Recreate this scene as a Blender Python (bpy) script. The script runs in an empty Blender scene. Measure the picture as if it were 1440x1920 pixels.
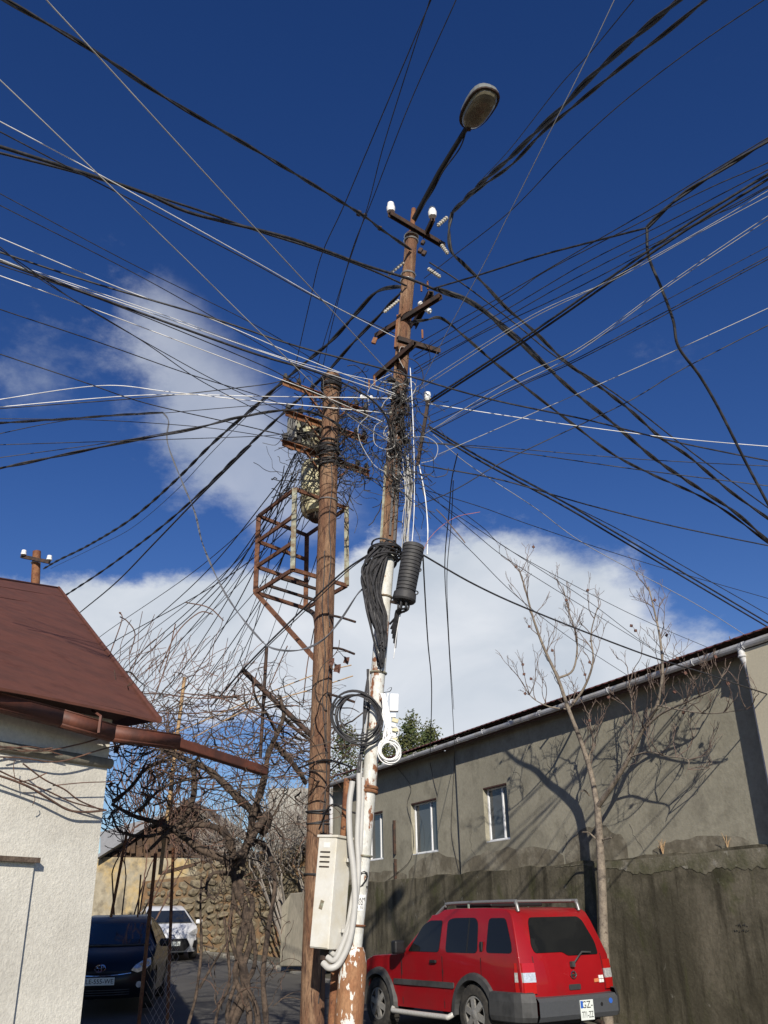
import bpy, bmesh, math, random
from mathutils import Vector, Matrix
R = math.radians
rnd = random.Random(7)
scene = bpy.context.scene
col = scene.collection

# ------------------------------------------------------------------ camera
EYE = Vector((0, 0, 1.6)); FPX = 1675.0
PITCH = math.atan2(760, FPX); ROLL = R(-1.2)
cF = Vector((0, math.cos(PITCH), math.sin(PITCH)))
u0 = Vector((0, -math.sin(PITCH), math.cos(PITCH))); r0 = Vector((1, 0, 0))
cR = r0 * math.cos(ROLL) + u0 * math.sin(ROLL); cU = u0 * math.cos(ROLL) - r0 * math.sin(ROLL)
cam = bpy.data.cameras.new('camera'); camo = bpy.data.objects.new('camera', cam); col.objects.link(camo)
cam.sensor_fit = 'VERTICAL'; cam.sensor_height = 24; cam.lens = 24 * FPX / 1920
cam.clip_start = 0.05; cam.clip_end = 3000
camo.matrix_world = Matrix(((cR.x, cU.x, -cF.x, EYE.x), (cR.y, cU.y, -cF.y, EYE.y), (cR.z, cU.z, -cF.z, EYE.z), (0, 0, 0, 1)))
scene.camera = camo
scene.render.resolution_x = 768; scene.render.resolution_y = 1024

def ray(x, y): return cF + cR * ((x - 720) / FPX) + cU * ((960 - y) / FPX)
def at(x, y, Y): r = ray(x, y); return EYE + r * (Y / r.y)          # a measured point at a chosen distance
def atz(x, y, z): r = ray(x, y); return EYE + r * ((z - 1.6) / r.z)
def azel(x, y): r = ray(x, y).normalized(); return math.atan2(r.x, r.y), math.asin(r.z)

# ------------------------------------------------------------------ world, sun, exposure
SUN_EL = R(27); SUN_AZ = (0.07, -1.0)
world = bpy.data.worlds.new('World'); scene.world = world; world.use_nodes = True
nt = world.node_tree; nt.nodes.clear()
def N(t, **k):
    n = nt.nodes.new(t)
    for a, b in k.items(): setattr(n, a, b)
    return n
def Lk(a, b): nt.links.new(a, b)
def math_n(op, a, b=None, c=None, clamp=False):
    n = N('ShaderNodeMath', operation=op, use_clamp=clamp)
    for i, v in enumerate((a, b, c)):
        if v is None: continue
        if isinstance(v, (int, float)): n.inputs[i].default_value = v
        else: Lk(v, n.inputs[i])
    return n.outputs[0]
sky = N('ShaderNodeTexSky', sky_type='NISHITA', sun_disc=False)
sky.sun_elevation = SUN_EL; sky.sun_rotation = math.atan2(SUN_AZ[0], SUN_AZ[1]) % (2 * math.pi)
sky.altitude = 600; sky.air_density = 1.0; sky.dust_density = 0.0; sky.ozone_density = 2.5
tc = N('ShaderNodeTexCoord')
nz = N('ShaderNodeTexNoise'); nz.inputs['Scale'].default_value = 3.2; nz.inputs['Detail'].default_value = 9; nz.inputs['Roughness'].default_value = 0.58
mp = N('ShaderNodeMapping'); mp.inputs['Scale'].default_value = (1, 1, 1.7); mp.inputs['Location'].default_value = (3.1, 1.2, 0.4)
Lk(tc.outputs['Generated'], mp.inputs[0]); Lk(mp.outputs[0], nz.inputs['Vector'])
nz2 = N('ShaderNodeTexNoise'); nz2.inputs['Scale'].default_value = 9; nz2.inputs['Detail'].default_value = 12; nz2.inputs['Roughness'].default_value = 0.66
Lk(mp.outputs[0], nz2.inputs['Vector'])
sp = N('ShaderNodeSeparateXYZ'); Lk(tc.outputs['Generated'], sp.inputs[0])
n1 = math_n('SUBTRACT', nz.outputs['Fac'], 0.5); n2 = math_n('SUBTRACT', nz2.outputs['Fac'], 0.5)
az = math_n('ADD', math_n('ARCTAN2', sp.outputs[0], sp.outputs[1]), math_n('MULTIPLY', n2, 0.10))
el = math_n('ADD', math_n('ARCSINE', sp.outputs[2]), math_n('MULTIPLY', n1, 0.10))
# cloud banks of this winter sky: (centre in view, half sizes in rad, tilt, weight)
wisps = [((430, 840), 0.14, 0.085, -0.6, 0.74), ((350, 690), 0.11, 0.05, -0.6, 0.50), ((540, 950), 0.11, 0.07, -0.3, 0.72), ((30, 720), 0.06, 0.06, 0.0, 0.42), ((300, 560), 0.06, 0.05, -.6, 0.35)]
banks = [((150, 1195), 0.30, 0.055, 0.04, 1.15), ((420, 1205), 0.16, 0.05, 0.0, 1.0), ((1000, 1245), 0.175, 0.11, -0.22, 1.25), ((840, 1270), 0.13, 0.13, 0.0, 1.05),
         ((640, 1230), 0.13, 0.05, 0.1, 0.55),
         ((2300, 1300), 0.5, 0.08, 0, 0.8), ((-900, 1250), 0.5, 0.09, 0, 0.9)]
def bank_sum(lst):
  tot = None
  for (px, sa, se, tl, w) in lst:
    a0, e0 = azel(*px)
    da = math_n('SUBTRACT', az, a0); de = math_n('SUBTRACT', el, e0)
    ca, sb = math.cos(tl), math.sin(tl)
    ur = math_n('MULTIPLY', math_n('ADD', math_n('MULTIPLY', da, ca), math_n('MULTIPLY', de, sb)), 1 / sa)
    vr = math_n('MULTIPLY', math_n('SUBTRACT', math_n('MULTIPLY', de, ca), math_n('MULTIPLY', da, sb)), 1 / se)
    d2 = math_n('ADD', math_n('MULTIPLY', ur, ur), math_n('MULTIPLY', vr, vr))
    g = math_n('MULTIPLY', math_n('EXPONENT', math_n('MULTIPLY', d2, -0.8)), w)
    tot = g if tot is None else math_n('ADD', tot, g)
  return tot
def cover(lst, lo, hi, top):
    dens = math_n('ADD', bank_sum(lst), math_n('ADD', math_n('MULTIPLY', n1, 1.5), math_n('MULTIPLY', n2, 1.5)))
    ramp = N('ShaderNodeMapRange', interpolation_type='SMOOTHSTEP'); ramp.inputs['From Min'].default_value = lo; ramp.inputs['From Max'].default_value = hi
    ramp.inputs['To Max'].default_value = top; Lk(dens, ramp.inputs['Value']); return ramp.outputs[0]
cov = math_n('MAXIMUM', cover(banks, 0.42, 0.90, 0.96), cover(wisps, 0.30, 1.2, 0.55))
cl = N('ShaderNodeMixRGB'); nz3 = N('ShaderNodeTexNoise'); nz3.inputs['Scale'].default_value = 6; nz3.inputs['Detail'].default_value = 8; nz3.inputs['Distortion'].default_value = .6; Lk(mp.outputs[0], nz3.inputs['Vector']); Lk(math_n('MULTIPLY_ADD', math_n('SUBTRACT', nz3.outputs['Fac'], .5), 2.4, .55, clamp=True), cl.inputs[0])
cl.inputs[1].default_value = (6.6, 7.4, 8.4, 1); cl.inputs[2].default_value = (9.8, 10.2, 10.8, 1)
mx = N('ShaderNodeMixRGB'); Lk(cov, mx.inputs[0]); hs = N('ShaderNodeHueSaturation'); hs.inputs['Saturation'].default_value = 1.29; hs.inputs['Hue'].default_value = 0.519; hs.inputs['Value'].default_value = 1.06; Lk(sky.outputs[0], hs.inputs['Color']); Lk(hs.outputs[0], mx.inputs[1]); Lk(cl.outputs[0], mx.inputs[2])
bg = N('ShaderNodeBackground'); bg.inputs['Strength'].default_value = 0.07; Lk(mx.outputs[0], bg.inputs['Color'])
wo = N('ShaderNodeOutputWorld'); Lk(bg.outputs[0], wo.inputs['Surface'])

sund = bpy.data.lights.new('sun', 'SUN'); sund.energy = 4.5; sund.angle = R(0.53); sund.color = (1.0, 0.93, 0.82)
suno = bpy.data.objects.new('sun', sund); col.objects.link(suno); suno.location = (0, -20, 30)
sdir = Vector((SUN_AZ[0], SUN_AZ[1], 0)).normalized() * math.cos(SUN_EL) + Vector((0, 0, math.sin(SUN_EL)))
suno.rotation_euler = sdir.to_track_quat('Z', 'Y').to_euler()
scene.view_settings.view_transform = 'Standard'; scene.view_settings.look = 'None'
scene.view_settings.exposure = 0.2; scene.view_settings.gamma = 1; scene.view_settings.use_curve_mapping = False

# ------------------------------------------------------------------ materials
MATS = {}
def M(name, c1, c2=None, rough=0.75, metal=0.0, scale=6.0, lo=0.42, hi=0.6, var=0.25, vscale=40.0, bump=0.0, bscale=60.0, stretch=(1, 1, 1), c3=None, s3=20.0, lo3=0.58, hi3=0.66, coat=0.0, spec=0.5, detail=6):
    if name in MATS: return MATS[name]
    m = bpy.data.materials.new(name); MATS[name] = m; m.use_nodes = True
    t = m.node_tree; b = t.nodes['Principled BSDF']
    b.inputs['Roughness'].default_value = rough; b.inputs['Metallic'].default_value = metal
    b.inputs['Coat Weight'].default_value = coat; b.inputs['Specular IOR Level'].default_value = spec
    def nn(ty): return t.nodes.new(ty)
    cd = nn('ShaderNodeTexCoord'); mp_ = nn('ShaderNodeMapping'); mp_.inputs['Scale'].default_value = stretch
    t.links.new(cd.outputs['Object'], mp_.inputs[0])
    def noise(s, d=detail):
        n = nn('ShaderNodeTexNoise'); n.inputs['Scale'].default_value = s; n.inputs['Detail'].default_value = d
        n.inputs['Roughness'].default_value = 0.62; t.links.new(mp_.outputs[0], n.inputs['Vector']); return n.outputs['Fac']
    def rng(src, a, bb):
        r = nn('ShaderNodeMapRange'); r.inputs['From Min'].default_value = a; r.inputs['From Max'].default_value = bb
        t.links.new(src, r.inputs['Value']); return r.outputs[0]
    def mix(f, a, bb):
        x = nn('ShaderNodeMixRGB')
        if isinstance(f, float): x.inputs[0].default_value = f
        else: t.links.new(f, x.inputs[0])
        for i, v in ((1, a), (2, bb)):
            if isinstance(v, tuple): x.inputs[i].default_value = (*v, 1)
            else: t.links.new(v, x.inputs[i])
        return x.outputs[0]
    cur = c1
    if c2: cur = mix(rng(noise(scale), lo, hi), c1, c2)
    if c3: cur = mix(rng(noise(s3), lo3, hi3), cur, c3)
    if var:
        k = rng(noise(vscale), 0.25, 0.75)
        mr = nn('ShaderNodeMapRange'); mr.inputs['To Min'].default_value = 1 - var; mr.inputs['To Max'].default_value = 1 + var; t.links.new(k, mr.inputs['Value'])
        x = nn('ShaderNodeMixRGB'); x.blend_type = 'MULTIPLY'; x.inputs[0].default_value = 1.0
        if isinstance(cur, tuple): x.inputs[1].default_value = (*cur, 1)
        else: t.links.new(cur, x.inputs[1])
        t.links.new(mr.outputs[0], x.inputs[2]); cur = x.outputs[0]
    if isinstance(cur, tuple): b.inputs['Base Color'].default_value = (*cur, 1)
    else: t.links.new(cur, b.inputs['Base Color'])
    if bump:
        bp = nn('ShaderNodeBump'); bp.inputs['Strength'].default_value = bump; bp.inputs['Distance'].default_value = 0.02
        t.links.new(noise(bscale), bp.inputs['Height']); t.links.new(bp.outputs[0], b.inputs['Normal'])
    return m

m_rust = M('rusty_steel', (0.16, 0.062, 0.03), (0.26, 0.12, 0.055), rough=0.9, scale=7, c3=(0.07, 0.035, 0.025), s3=26, var=0.3, bump=0.3)
m_pole = M('rust_brown_pole', (0.175, 0.085, 0.046), (0.28, 0.17, 0.10), rough=0.85, scale=4, c3=(0.075, 0.036, 0.024), s3=14, lo3=0.50, hi3=0.66, stretch=(3, 3, 0.45), var=0.45, vscale=40, bump=0.9, bscale=40)
m_paint = M('flaking_white_paint', (0.66, 0.66, 0.62), (0.55, 0.54, 0.48), rough=0.5, scale=9, c3=(0.24, 0.10, 0.045), s3=7, lo3=0.57, hi3=0.60, var=0.12, bump=0.25, stretch=(1.6, 1.6, 0.8))
m_rustbase = M('rust_base_paint_marks', (0.27, 0.12, 0.055), (0.34, 0.18, 0.09), rough=0.85, scale=6, c3=(0.72, 0.70, 0.64), s3=7, lo3=0.57, hi3=0.58, var=0.3, bump=0.4, stretch=(1.4, 1.4, 0.6))
m_darksteel = M('dark_steel', (0.03, 0.022, 0.018), (0.07, 0.035, 0.022), rough=0.8, scale=9, var=0.3)
m_cagegrey = M('grey_green_paint_steel', (0.30, 0.31, 0.24), (0.17, 0.12, 0.07), rough=0.8, scale=12, var=0.25)
m_black = M('black_rubber', (0.012, 0.012, 0.013), rough=0.55, var=0.2)
m_blackc = M('weathered_black_cable', (0.018, 0.018, 0.02), (0.045, 0.043, 0.045), rough=0.6, scale=14, var=0.3)
m_greyc = M('pale_grey_cable', (0.42, 0.41, 0.38), rough=0.6, var=0.1)
m_whitec = M('white_cable', (0.80, 0.80, 0.78), rough=0.5, var=0.05)
m_tangle = M('dark_bare_wire', (0.05, 0.045, 0.04), rough=0.7, var=0.3)
m_porc = M('white_porcelain', (0.86, 0.86, 0.84), rough=0.15, var=0.03, coat=0.3)
m_bead = M('grey_glass_bead', (0.50, 0.47, 0.40), rough=0.3, var=0.15)
m_silver = M('galvanised_steel', (0.62, 0.62, 0.60), rough=0.35, metal=0.8, var=0.15)
m_cream = M('cream_paint', (0.62, 0.58, 0.38), (0.50, 0.45, 0.27), rough=0.6, scale=9, c3=(0.12, 0.08, 0.05), s3=13, lo3=0.62, hi3=0.66, var=0.15)
m_cab = M('cabinet_enamel', (0.72, 0.71, 0.66), (0.66, 0.62, 0.52), rough=0.45, scale=3, c3=(0.45, 0.30, 0.16), s3=4, lo3=0.66, hi3=0.74, var=0.05)
m_cond = M('grey_conduit', (0.50, 0.49, 0.46), rough=0.5, var=0.08, vscale=12)
m_stucco = M('white_stucco', (0.74, 0.71, 0.62), (0.64, 0.61, 0.53), rough=0.95, scale=1.5, c3=(0.50, 0.47, 0.40), s3=0.9, lo3=0.55, hi3=0.78, var=0.14, vscale=30, bump=0.34, bscale=54)
m_roofb = M('brown_sheet_metal', (0.145, 0.058, 0.040), (0.115, 0.050, 0.036), rough=0.75, spec=0.2, c3=(0.095, 0.036, 0.024), s3=3.5, lo3=.55, hi3=.75, scale=2.5, var=0.12, vscale=9, bump=0.35, bscale=2.2)
m_gutb = M('rust_red_gutter', (0.145, 0.048, 0.028), (0.075, 0.030, 0.021), rough=0.6, scale=3, var=0.2, stretch=(1, 1, 1))
m_wood = M('weathered_wood', (0.16, 0.12, 0.09), (0.10, 0.07, 0.05), rough=0.95, scale=12, var=0.3, bump=0.4)
m_bark = M('vine_bark', (0.105, 0.075, 0.055), (0.035, 0.025, 0.02), rough=0.95, scale=14, var=0.35, bump=0.6, bscale=50)
m_cane = M('vine_cane', (0.17, 0.092, 0.062), (0.085, 0.052, 0.04), rough=0.8, scale=8, var=0.3)
m_straw = M('straw_cane', (0.42, 0.28, 0.15), rough=0.8, var=0.2)
m_tree = M('pale_bark', (0.27, 0.225, 0.175), (0.18, 0.15, 0.12), rough=0.9, scale=9, c3=(0.12, 0.09, 0.07), s3=18, var=0.25, bump=0.4)
m_twig = M('grey_brown_twig', (0.17, 0.125, 0.10), (0.11, 0.08, 0.07), rough=0.9, scale=6, var=0.25)
m_cut = M('cut_wood', (0.55, 0.30, 0.12), rough=0.8, var=0.1)
m_plaster = M('grey_cement_plaster', (0.37, 0.345, 0.265), (0.28, 0.262, 0.20), rough=0.95, scale=0.9, lo=0.35, hi=0.65, c3=(0.20, 0.185, 0.14), s3=2.2, lo3=0.5, hi3=0.75, var=0.13, vscale=16, bump=0.25, bscale=22)
def lower_wall_material():
    """damp concrete: beige base, large dark stains, run-down streaks, olive moss, pale scabs"""
    m = bpy.data.materials.new('mossy_damp_concrete'); m.use_nodes = True; t = m.node_tree; b = t.nodes['Principled BSDF']; b.inputs['Roughness'].default_value = .97; b.inputs['Specular IOR Level'].default_value = .2
    cd = t.nodes.new('ShaderNodeTexCoord')
    def noise(sc, st, det=8, dist=0.0, off=0.0):
        mp_ = t.nodes.new('ShaderNodeMapping'); mp_.inputs['Scale'].default_value = st; mp_.inputs['Location'].default_value = (off, off * .7, off * .3); t.links.new(cd.outputs['Object'], mp_.inputs[0])
        n = t.nodes.new('ShaderNodeTexNoise'); n.inputs['Scale'].default_value = sc; n.inputs['Detail'].default_value = det; n.inputs['Roughness'].default_value = .65; n.inputs['Distortion'].default_value = dist; t.links.new(mp_.outputs[0], n.inputs['Vector']); return n.outputs['Fac']
    def rng(src, a, b_, top=1.0):
        r = t.nodes.new('ShaderNodeMapRange'); r.interpolation_type = 'SMOOTHSTEP'; r.inputs['From Min'].default_value = a; r.inputs['From Max'].default_value = b_; r.inputs['To Max'].default_value = top; t.links.new(src, r.inputs['Value']); return r.outputs[0]
    def mix(f, a, c):
        x = t.nodes.new('ShaderNodeMixRGB'); t.links.new(f, x.inputs[0])
        if isinstance(a, tuple): x.inputs[1].default_value = (*a, 1)
        else: t.links.new(a, x.inputs[1])
        x.inputs[2].default_value = (*c, 1); return x.outputs[0]
    cur = mix(rng(noise(.7, (1, 1, 1), 9, .4), .38, .62), (.175, .155, .112), (.085, .076, .052))
    cur = mix(rng(noise(2.1, (1.6, 1.6, .22), 9, 0, 3), .46, .66, .85), cur, (.042, .037, .025))
    cur = mix(rng(noise(1.3, (1, 1, .7), 9, .8, 7), .52, .68, .75), cur, (.075, .078, .034))
    cur = mix(rng(noise(3.2, (1, 1, .8), 9, .5, 11), .64, .70, .8), cur, (.25, .235, .19))
    cur = mix(rng(noise(.9, (1, 1, 1), 6, .3, 17), .50, .70, .7), cur, (.040, .036, .024))
    x = t.nodes.new('ShaderNodeMixRGB'); x.blend_type = 'OVERLAY'; x.inputs[0].default_value = .45; t.links.new(cur, x.inputs[1]); t.links.new(noise(22, (1, 1, 1), 6), x.inputs[2]); t.links.new(x.outputs[0], b.inputs['Base Color'])
    bp = t.nodes.new('ShaderNodeBump'); bp.inputs['Strength'].default_value = .5; bp.inputs['Distance'].default_value = .02; t.links.new(noise(14, (1, 1, 1), 9), bp.inputs['Height']); t.links.new(bp.outputs[0], b.inputs['Normal']); return m
m_lowwall = lower_wall_material()
m_cagerust = M('dark_rusty_cage', (0.105, 0.045, 0.026), (0.19, 0.085, 0.045), rough=0.9, scale=9, c3=(0.045, 0.026, 0.02), s3=20, var=0.3)
m_rim = M('dusty_rim', (0.30, 0.29, 0.27), rough=0.45, metal=0.3, var=0.25)
m_closure = M('closure_plastic', (0.03, 0.03, 0.032), (0.05, 0.048, 0.047), rough=0.65, scale=12, var=0.2)
m_damp = M('brown_damp_plaster', (0.16, 0.14, 0.10), (0.28, 0.255, 0.195), rough=0.97, scale=2.2, lo=0.45, hi=0.6, var=0.25, vscale=12, bump=0.3, bscale=22)
m_ledge = M('ledge_cement', (0.20, 0.18, 0.13), (0.11, 0.105, 0.06), rough=0.97, scale=3.0, c3=(0.29, 0.27, 0.22), s3=5, var=0.2, bump=0.5, bscale=18)
m_pier = M('cream_pier', (0.55, 0.50, 0.38), rough=0.9, var=0.1)
m_pvc = M('white_pvc', (0.80, 0.81, 0.82), rough=0.35, var=0.03)
m_wglass = M('dark_window_glass', (0.10, 0.11, 0.115), rough=0.08, var=0.0, spec=0.45)
m_curtain = M('grey_curtain', (0.30, 0.30, 0.30), rough=0.9, var=0.1, stretch=(6, 6, 0.4), vscale=8)
m_guttw = M('white_gutter', (0.62, 0.63, 0.66), (0.50, 0.49, 0.47), rough=0.45, scale=3, var=0.1)
m_fascia = M('dark_red_fascia', (0.085, 0.038, 0.03), rough=0.7, var=0.2)
m_tile = M('metal_tile_red', (0.15, 0.055, 0.042), rough=0.5, var=0.15)
m_asph = M('asphalt', (0.075, 0.071, 0.065), (0.12, 0.113, 0.10), rough=0.9, scale=0.6, lo=0.35, hi=0.7, var=0.3, vscale=60, bump=0.3, bscale=90)
m_pave = M('worn_pavement', (0.12, 0.11, 0.085), (0.085, 0.08, 0.055), rough=0.95, scale=1.5, var=0.25, vscale=30, bump=0.3)
m_earth = M('dry_earth', (0.13, 0.10, 0.07), (0.19, 0.155, 0.105), rough=1, scale=1.2, var=0.35, vscale=25, bump=0.6, bscale=12)
m_kerb = M('kerb_stone', (0.27, 0.255, 0.225), (0.19, 0.18, 0.155), rough=0.95, scale=3, var=0.2, bump=0.3)
m_conc = M('rough_concrete', (0.26, 0.235, 0.185), (0.20, 0.185, 0.145), rough=0.95, scale=1.4, var=0.2, vscale=12, stretch=(2, 2, 0.5), bump=0.3, bscale=20)
m_stone = M('rubble_stone', (0.24, 0.20, 0.13), (0.14, 0.115, 0.08), rough=0.98, scale=1.3, var=0.35, vscale=9, bump=0.5, bscale=15)
m_mortar = M('earth_mortar', (0.12, 0.10, 0.065), (0.20, 0.12, 0.06), rough=1, scale=0.8, var=0.35, vscale=6, bump=0.5, bscale=10)
m_yellow = M('ochre_plaster', (0.46, 0.33, 0.14), (0.33, 0.29, 0.21), rough=0.95, scale=0.8, lo=0.38, hi=0.54, var=0.3, vscale=4, c3=(0.20, 0.17, 0.12), s3=1.2, lo3=0.52, hi3=0.62)
m_greyroof = M('grey_slate_sheet', (0.22, 0.225, 0.24), rough=0.7, var=0.15, vscale=5)
m_planks = M('dark_old_timber', (0.055, 0.036, 0.025), (0.10, 0.06, 0.035), rough=0.95, scale=3, var=0.35, vscale=8)
m_blockc = M('pale_concrete_block', (0.36, 0.35, 0.31), (0.28, 0.27, 0.24), rough=0.95, scale=0.5, var=0.12, vscale=3, stretch=(1, 1, 0.3))
m_leafev = M('evergreen_leaf', (0.05, 0.075, 0.022), (0.11, 0.10, 0.03), rough=0.7, scale=1.2, var=0.4, vscale=3)
m_dryleaf = M('dry_leaf', (0.11, 0.05, 0.035), rough=0.8, var=0.3)
m_red = M('red_car_paint', (0.29, 0.005, 0.009), rough=0.4, var=0.08, vscale=3, coat=0.4, c2=(0.22, 0.012, 0.014), scale=1.6, lo=.5, hi=.75, spec=.3)
m_redd = M('red_lens', (0.42, 0.008, 0.008), rough=0.12, var=0.05, coat=0.5)
m_clear = M('clear_lens', (0.65, 0.66, 0.66), (0.9, 0.9, 0.88), rough=0.12, metal=0.5, scale=30, var=0.1)
m_navy = M('dark_navy_paint', (0.007, 0.009, 0.014), rough=0.35, var=0.0, coat=0.15, spec=.3)
m_whitep = M('white_car_paint', (0.78, 0.79, 0.80), rough=0.3, var=0.0, coat=0.5)
m_cglass = M('tinted_car_glass', (0.010, 0.011, 0.012), rough=0.09, var=0.0, spec=0.35)
m_trim = M('grey_plastic_cladding', (0.06, 0.06, 0.06), (0.035, 0.035, 0.035), rough=0.6, scale=5, var=0.15)
m_bump = M('grey_bumper_paint', (0.085, 0.09, 0.098), rough=0.4, metal=0.2, var=0.1)
m_chrome = M('chrome', (0.75, 0.76, 0.78), rough=0.15, metal=1.0, var=0.0)
m_tyre = M('tyre_rubber', (0.022, 0.021, 0.020), (0.05, 0.045, 0.038), rough=0.9, scale=9, var=0.2)
m_alloy = M('alloy', (0.55, 0.54, 0.50), rough=0.4, metal=0.15, var=0.2)
m_plate = M('plate_white', (0.72, 0.76, 0.72), rough=0.5, var=0.02)
m_blue = M('plate_blue', (0.03, 0.12, 0.48), rough=0.5, var=0.0)
m_ink = M('black_ink', (0.012, 0.012, 0.012), rough=0.7, var=0.0)
m_paper = M('white_paper', (0.80, 0.80, 0.77), rough=0.9, var=0.05)
m_orange = M('orange_sticker', (0.60, 0.20, 0.08), rough=0.6, var=0.1)
m_lens = M('yellowed_lamp_lens', (0.20, 0.18, 0.12), (0.13, 0.115, 0.08), rough=0.25, scale=6, var=0.2, coat=0.3)
m_lamph = M('lamp_housing', (0.18, 0.19, 0.18), rough=0.5, var=0.1)
m_green = M('green_tie', (0.02, 0.14, 0.09), rough=0.6, var=0.1)

# ------------------------------------------------------------------ mesh helpers
def catmull(pts, n=8):
    pts = [Vector(p) for p in pts]
    if len(pts) < 3: 
        a, b = pts[0], pts[-1]
        return [a.lerp(b, i / n) for i in range(n + 1)]
    out = []
    P_ = [pts[0] * 2 - pts[1]] + pts + [pts[-1] * 2 - pts[-2]]
    for i in range(1, len(P_) - 2):
        p0, p1, p2, p3 = P_[i - 1:i + 3]
        for k in range(n):
            t = k / n
            out.append(0.5 * (2 * p1 + (p2 - p0) * t + (2 * p0 - 5 * p1 + 4 * p2 - p3) * t * t + (3 * p1 - p0 - 3 * p2 + p3) * t ** 3))
    out.append(pts[-1]); return out

class MB:
    def __init__(s): s.v = []; s.f = []; s.mi = []; s.m = 0
    def face(s, vs): 
        b = len(s.v); s.v += [Vector(p) for p in vs]; s.f.append(list(range(b, b + len(vs)))); s.mi.append(s.m)
    def box(s, c, size, rot=None, taper=1.0):
        c = Vector(c); hx, hy, hz = [q / 2 for q in size]; b = len(s.v)
        for dz in (-1, 1):
            k = taper if dz > 0 else 1
            for dx, dy in ((-1, -1), (1, -1), (1, 1), (-1, 1)):
                p = Vector((dx * hx * k, dy * hy * k, dz * hz))
                if rot: p = rot @ p
                s.v.append(c + p)
        for q in ((3, 2, 1, 0), (4, 5, 6, 7), (0, 1, 5, 4), (1, 2, 6, 5), (2, 3, 7, 6), (3, 0, 4, 7)):
            s.f.append([b + i for i in q]); s.mi.append(s.m)
    def bar(s, a, b, w, h=None, up=(0, 0, 1)):
        a = Vector(a); b = Vector(b); h = h or w; d = b - a; L_ = d.length; d.normalize()
        up = Vector(up); x = d.cross(up)
        if x.length < 1e-4: x = d.cross(Vector((1, 0, 0)))
        x.normalize(); u = x.cross(d)
        s.box((a + b) / 2, (w, L_, h), Matrix((x, d, u)).transposed())
    def tube(s, pts, r, n=6, cap=True):
        pts = [Vector(p) for p in pts]; m_ = len(pts)
        rs = r if isinstance(r, (list, tuple)) else [r] * m_
        d = (pts[1] - pts[0]).normalized(); x = d.orthogonal().normalized(); b = len(s.v)
        for i, p in enumerate(pts):
            dd = (pts[min(i + 1, m_ - 1)] - pts[max(i - 1, 0)])
            if dd.length < 1e-9: dd = d
            dd.normalize(); x = x - dd * x.dot(dd)
            if x.length < 1e-6: x = dd.orthogonal()
            x.normalize(); y = dd.cross(x)
            for k in range(n):
                a = 2 * math.pi * k / n; s.v.append(p + (x * math.cos(a) + y * math.sin(a)) * rs[i])
        for i in range(m_ - 1):
            for k in range(n):
                k2 = (k + 1) % n
                s.f.append([b + i * n + k, b + i * n + k2, b + (i + 1) * n + k2, b + (i + 1) * n + k]); s.mi.append(s.m)
        if cap:
            s.f.append([b + k for k in range(n)][::-1]); s.mi.append(s.m)
            s.f.append([b + (m_ - 1) * n + k for k in range(n)]); s.mi.append(s.m)
    def lathe(s, a, b, prof, n=16):
        """prof: (fraction along a->b, radius)"""
        a = Vector(a); b = Vector(b); s.tube([a.lerp(b, t) for t, _ in prof], [q for _, q in prof], n)
    def ring(s, c, axis, rad, r, n=20, k=6, squash=1.0):
        c = Vector(c); ax = Vector(axis).normalized(); x = ax.orthogonal().normalized(); y = ax.cross(x)
        s.tube([c + (x * math.cos(2 * math.pi * i / n) + y * squash * math.sin(2 * math.pi * i / n)) * rad for i in range(n + 1)], r, k, False)
    def prism(s, poly, ext):
        """poly: planar points, ext: extrusion vector"""
        e = Vector(ext); P1 = [Vector(p) for p in poly]; P2 = [p + e for p in P1]; k = len(P1); b = len(s.v)
        s.v += P1 + P2; s.f.append(list(range(b + k - 1, b - 1, -1))); s.f.append(list(range(b + k, b + 2 * k))); s.mi += [s.m, s.m]
        for i in range(k):
            j = (i + 1) % k; s.f.append([b + i, b + j, b + k + j, b + k + i]); s.mi.append(s.m)
    def build(s, name, mat, parent=None, smooth=None, local=False, bevel=0):
        me = bpy.data.meshes.new(name); o0 = Vector((0, 0, 0))
        if parent is not None and not local: o0 = org(parent)
        me.from_pydata([tuple(p - o0) for p in s.v], [], s.f); me.update()
        mats = mat if isinstance(mat, (list, tuple)) else [mat]
        for m_ in mats: me.materials.append(m_)
        if len(mats) > 1:
            for p, i in zip(me.polygons, s.mi): p.material_index = i
        if smooth:
            me.shade_smooth()
            try: me.set_sharp_from_angle(angle=R(smooth))
            except Exception: pass
        o = bpy.data.objects.new(name, me); col.objects.link(o)
        if parent is not None: o.parent = parent
        if bevel:
            bm_ = o.modifiers.new('bevel', 'BEVEL'); bm_.width = bevel; bm_.segments = 2; bm_.limit_method = 'ANGLE'; bm_.angle_limit = R(35)
        return o
def org(o):
    p = Vector((0, 0, 0))
    while o: p += o.location; o = o.parent
    return p
def tag(o, label=None, cat=None, group=None, kind=None):
    if label: o['label'] = label
    if cat: o['category'] = cat
    if group: o['group'] = group
    if kind: o['kind'] = kind
    return o
def empty(name, loc, label, cat, group=None, rz=0.0):
    o = bpy.data.objects.new(name, None); col.objects.link(o); o.location = loc; o.rotation_euler = (0, 0, rz)
    return tag(o, label, cat, group)
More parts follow.
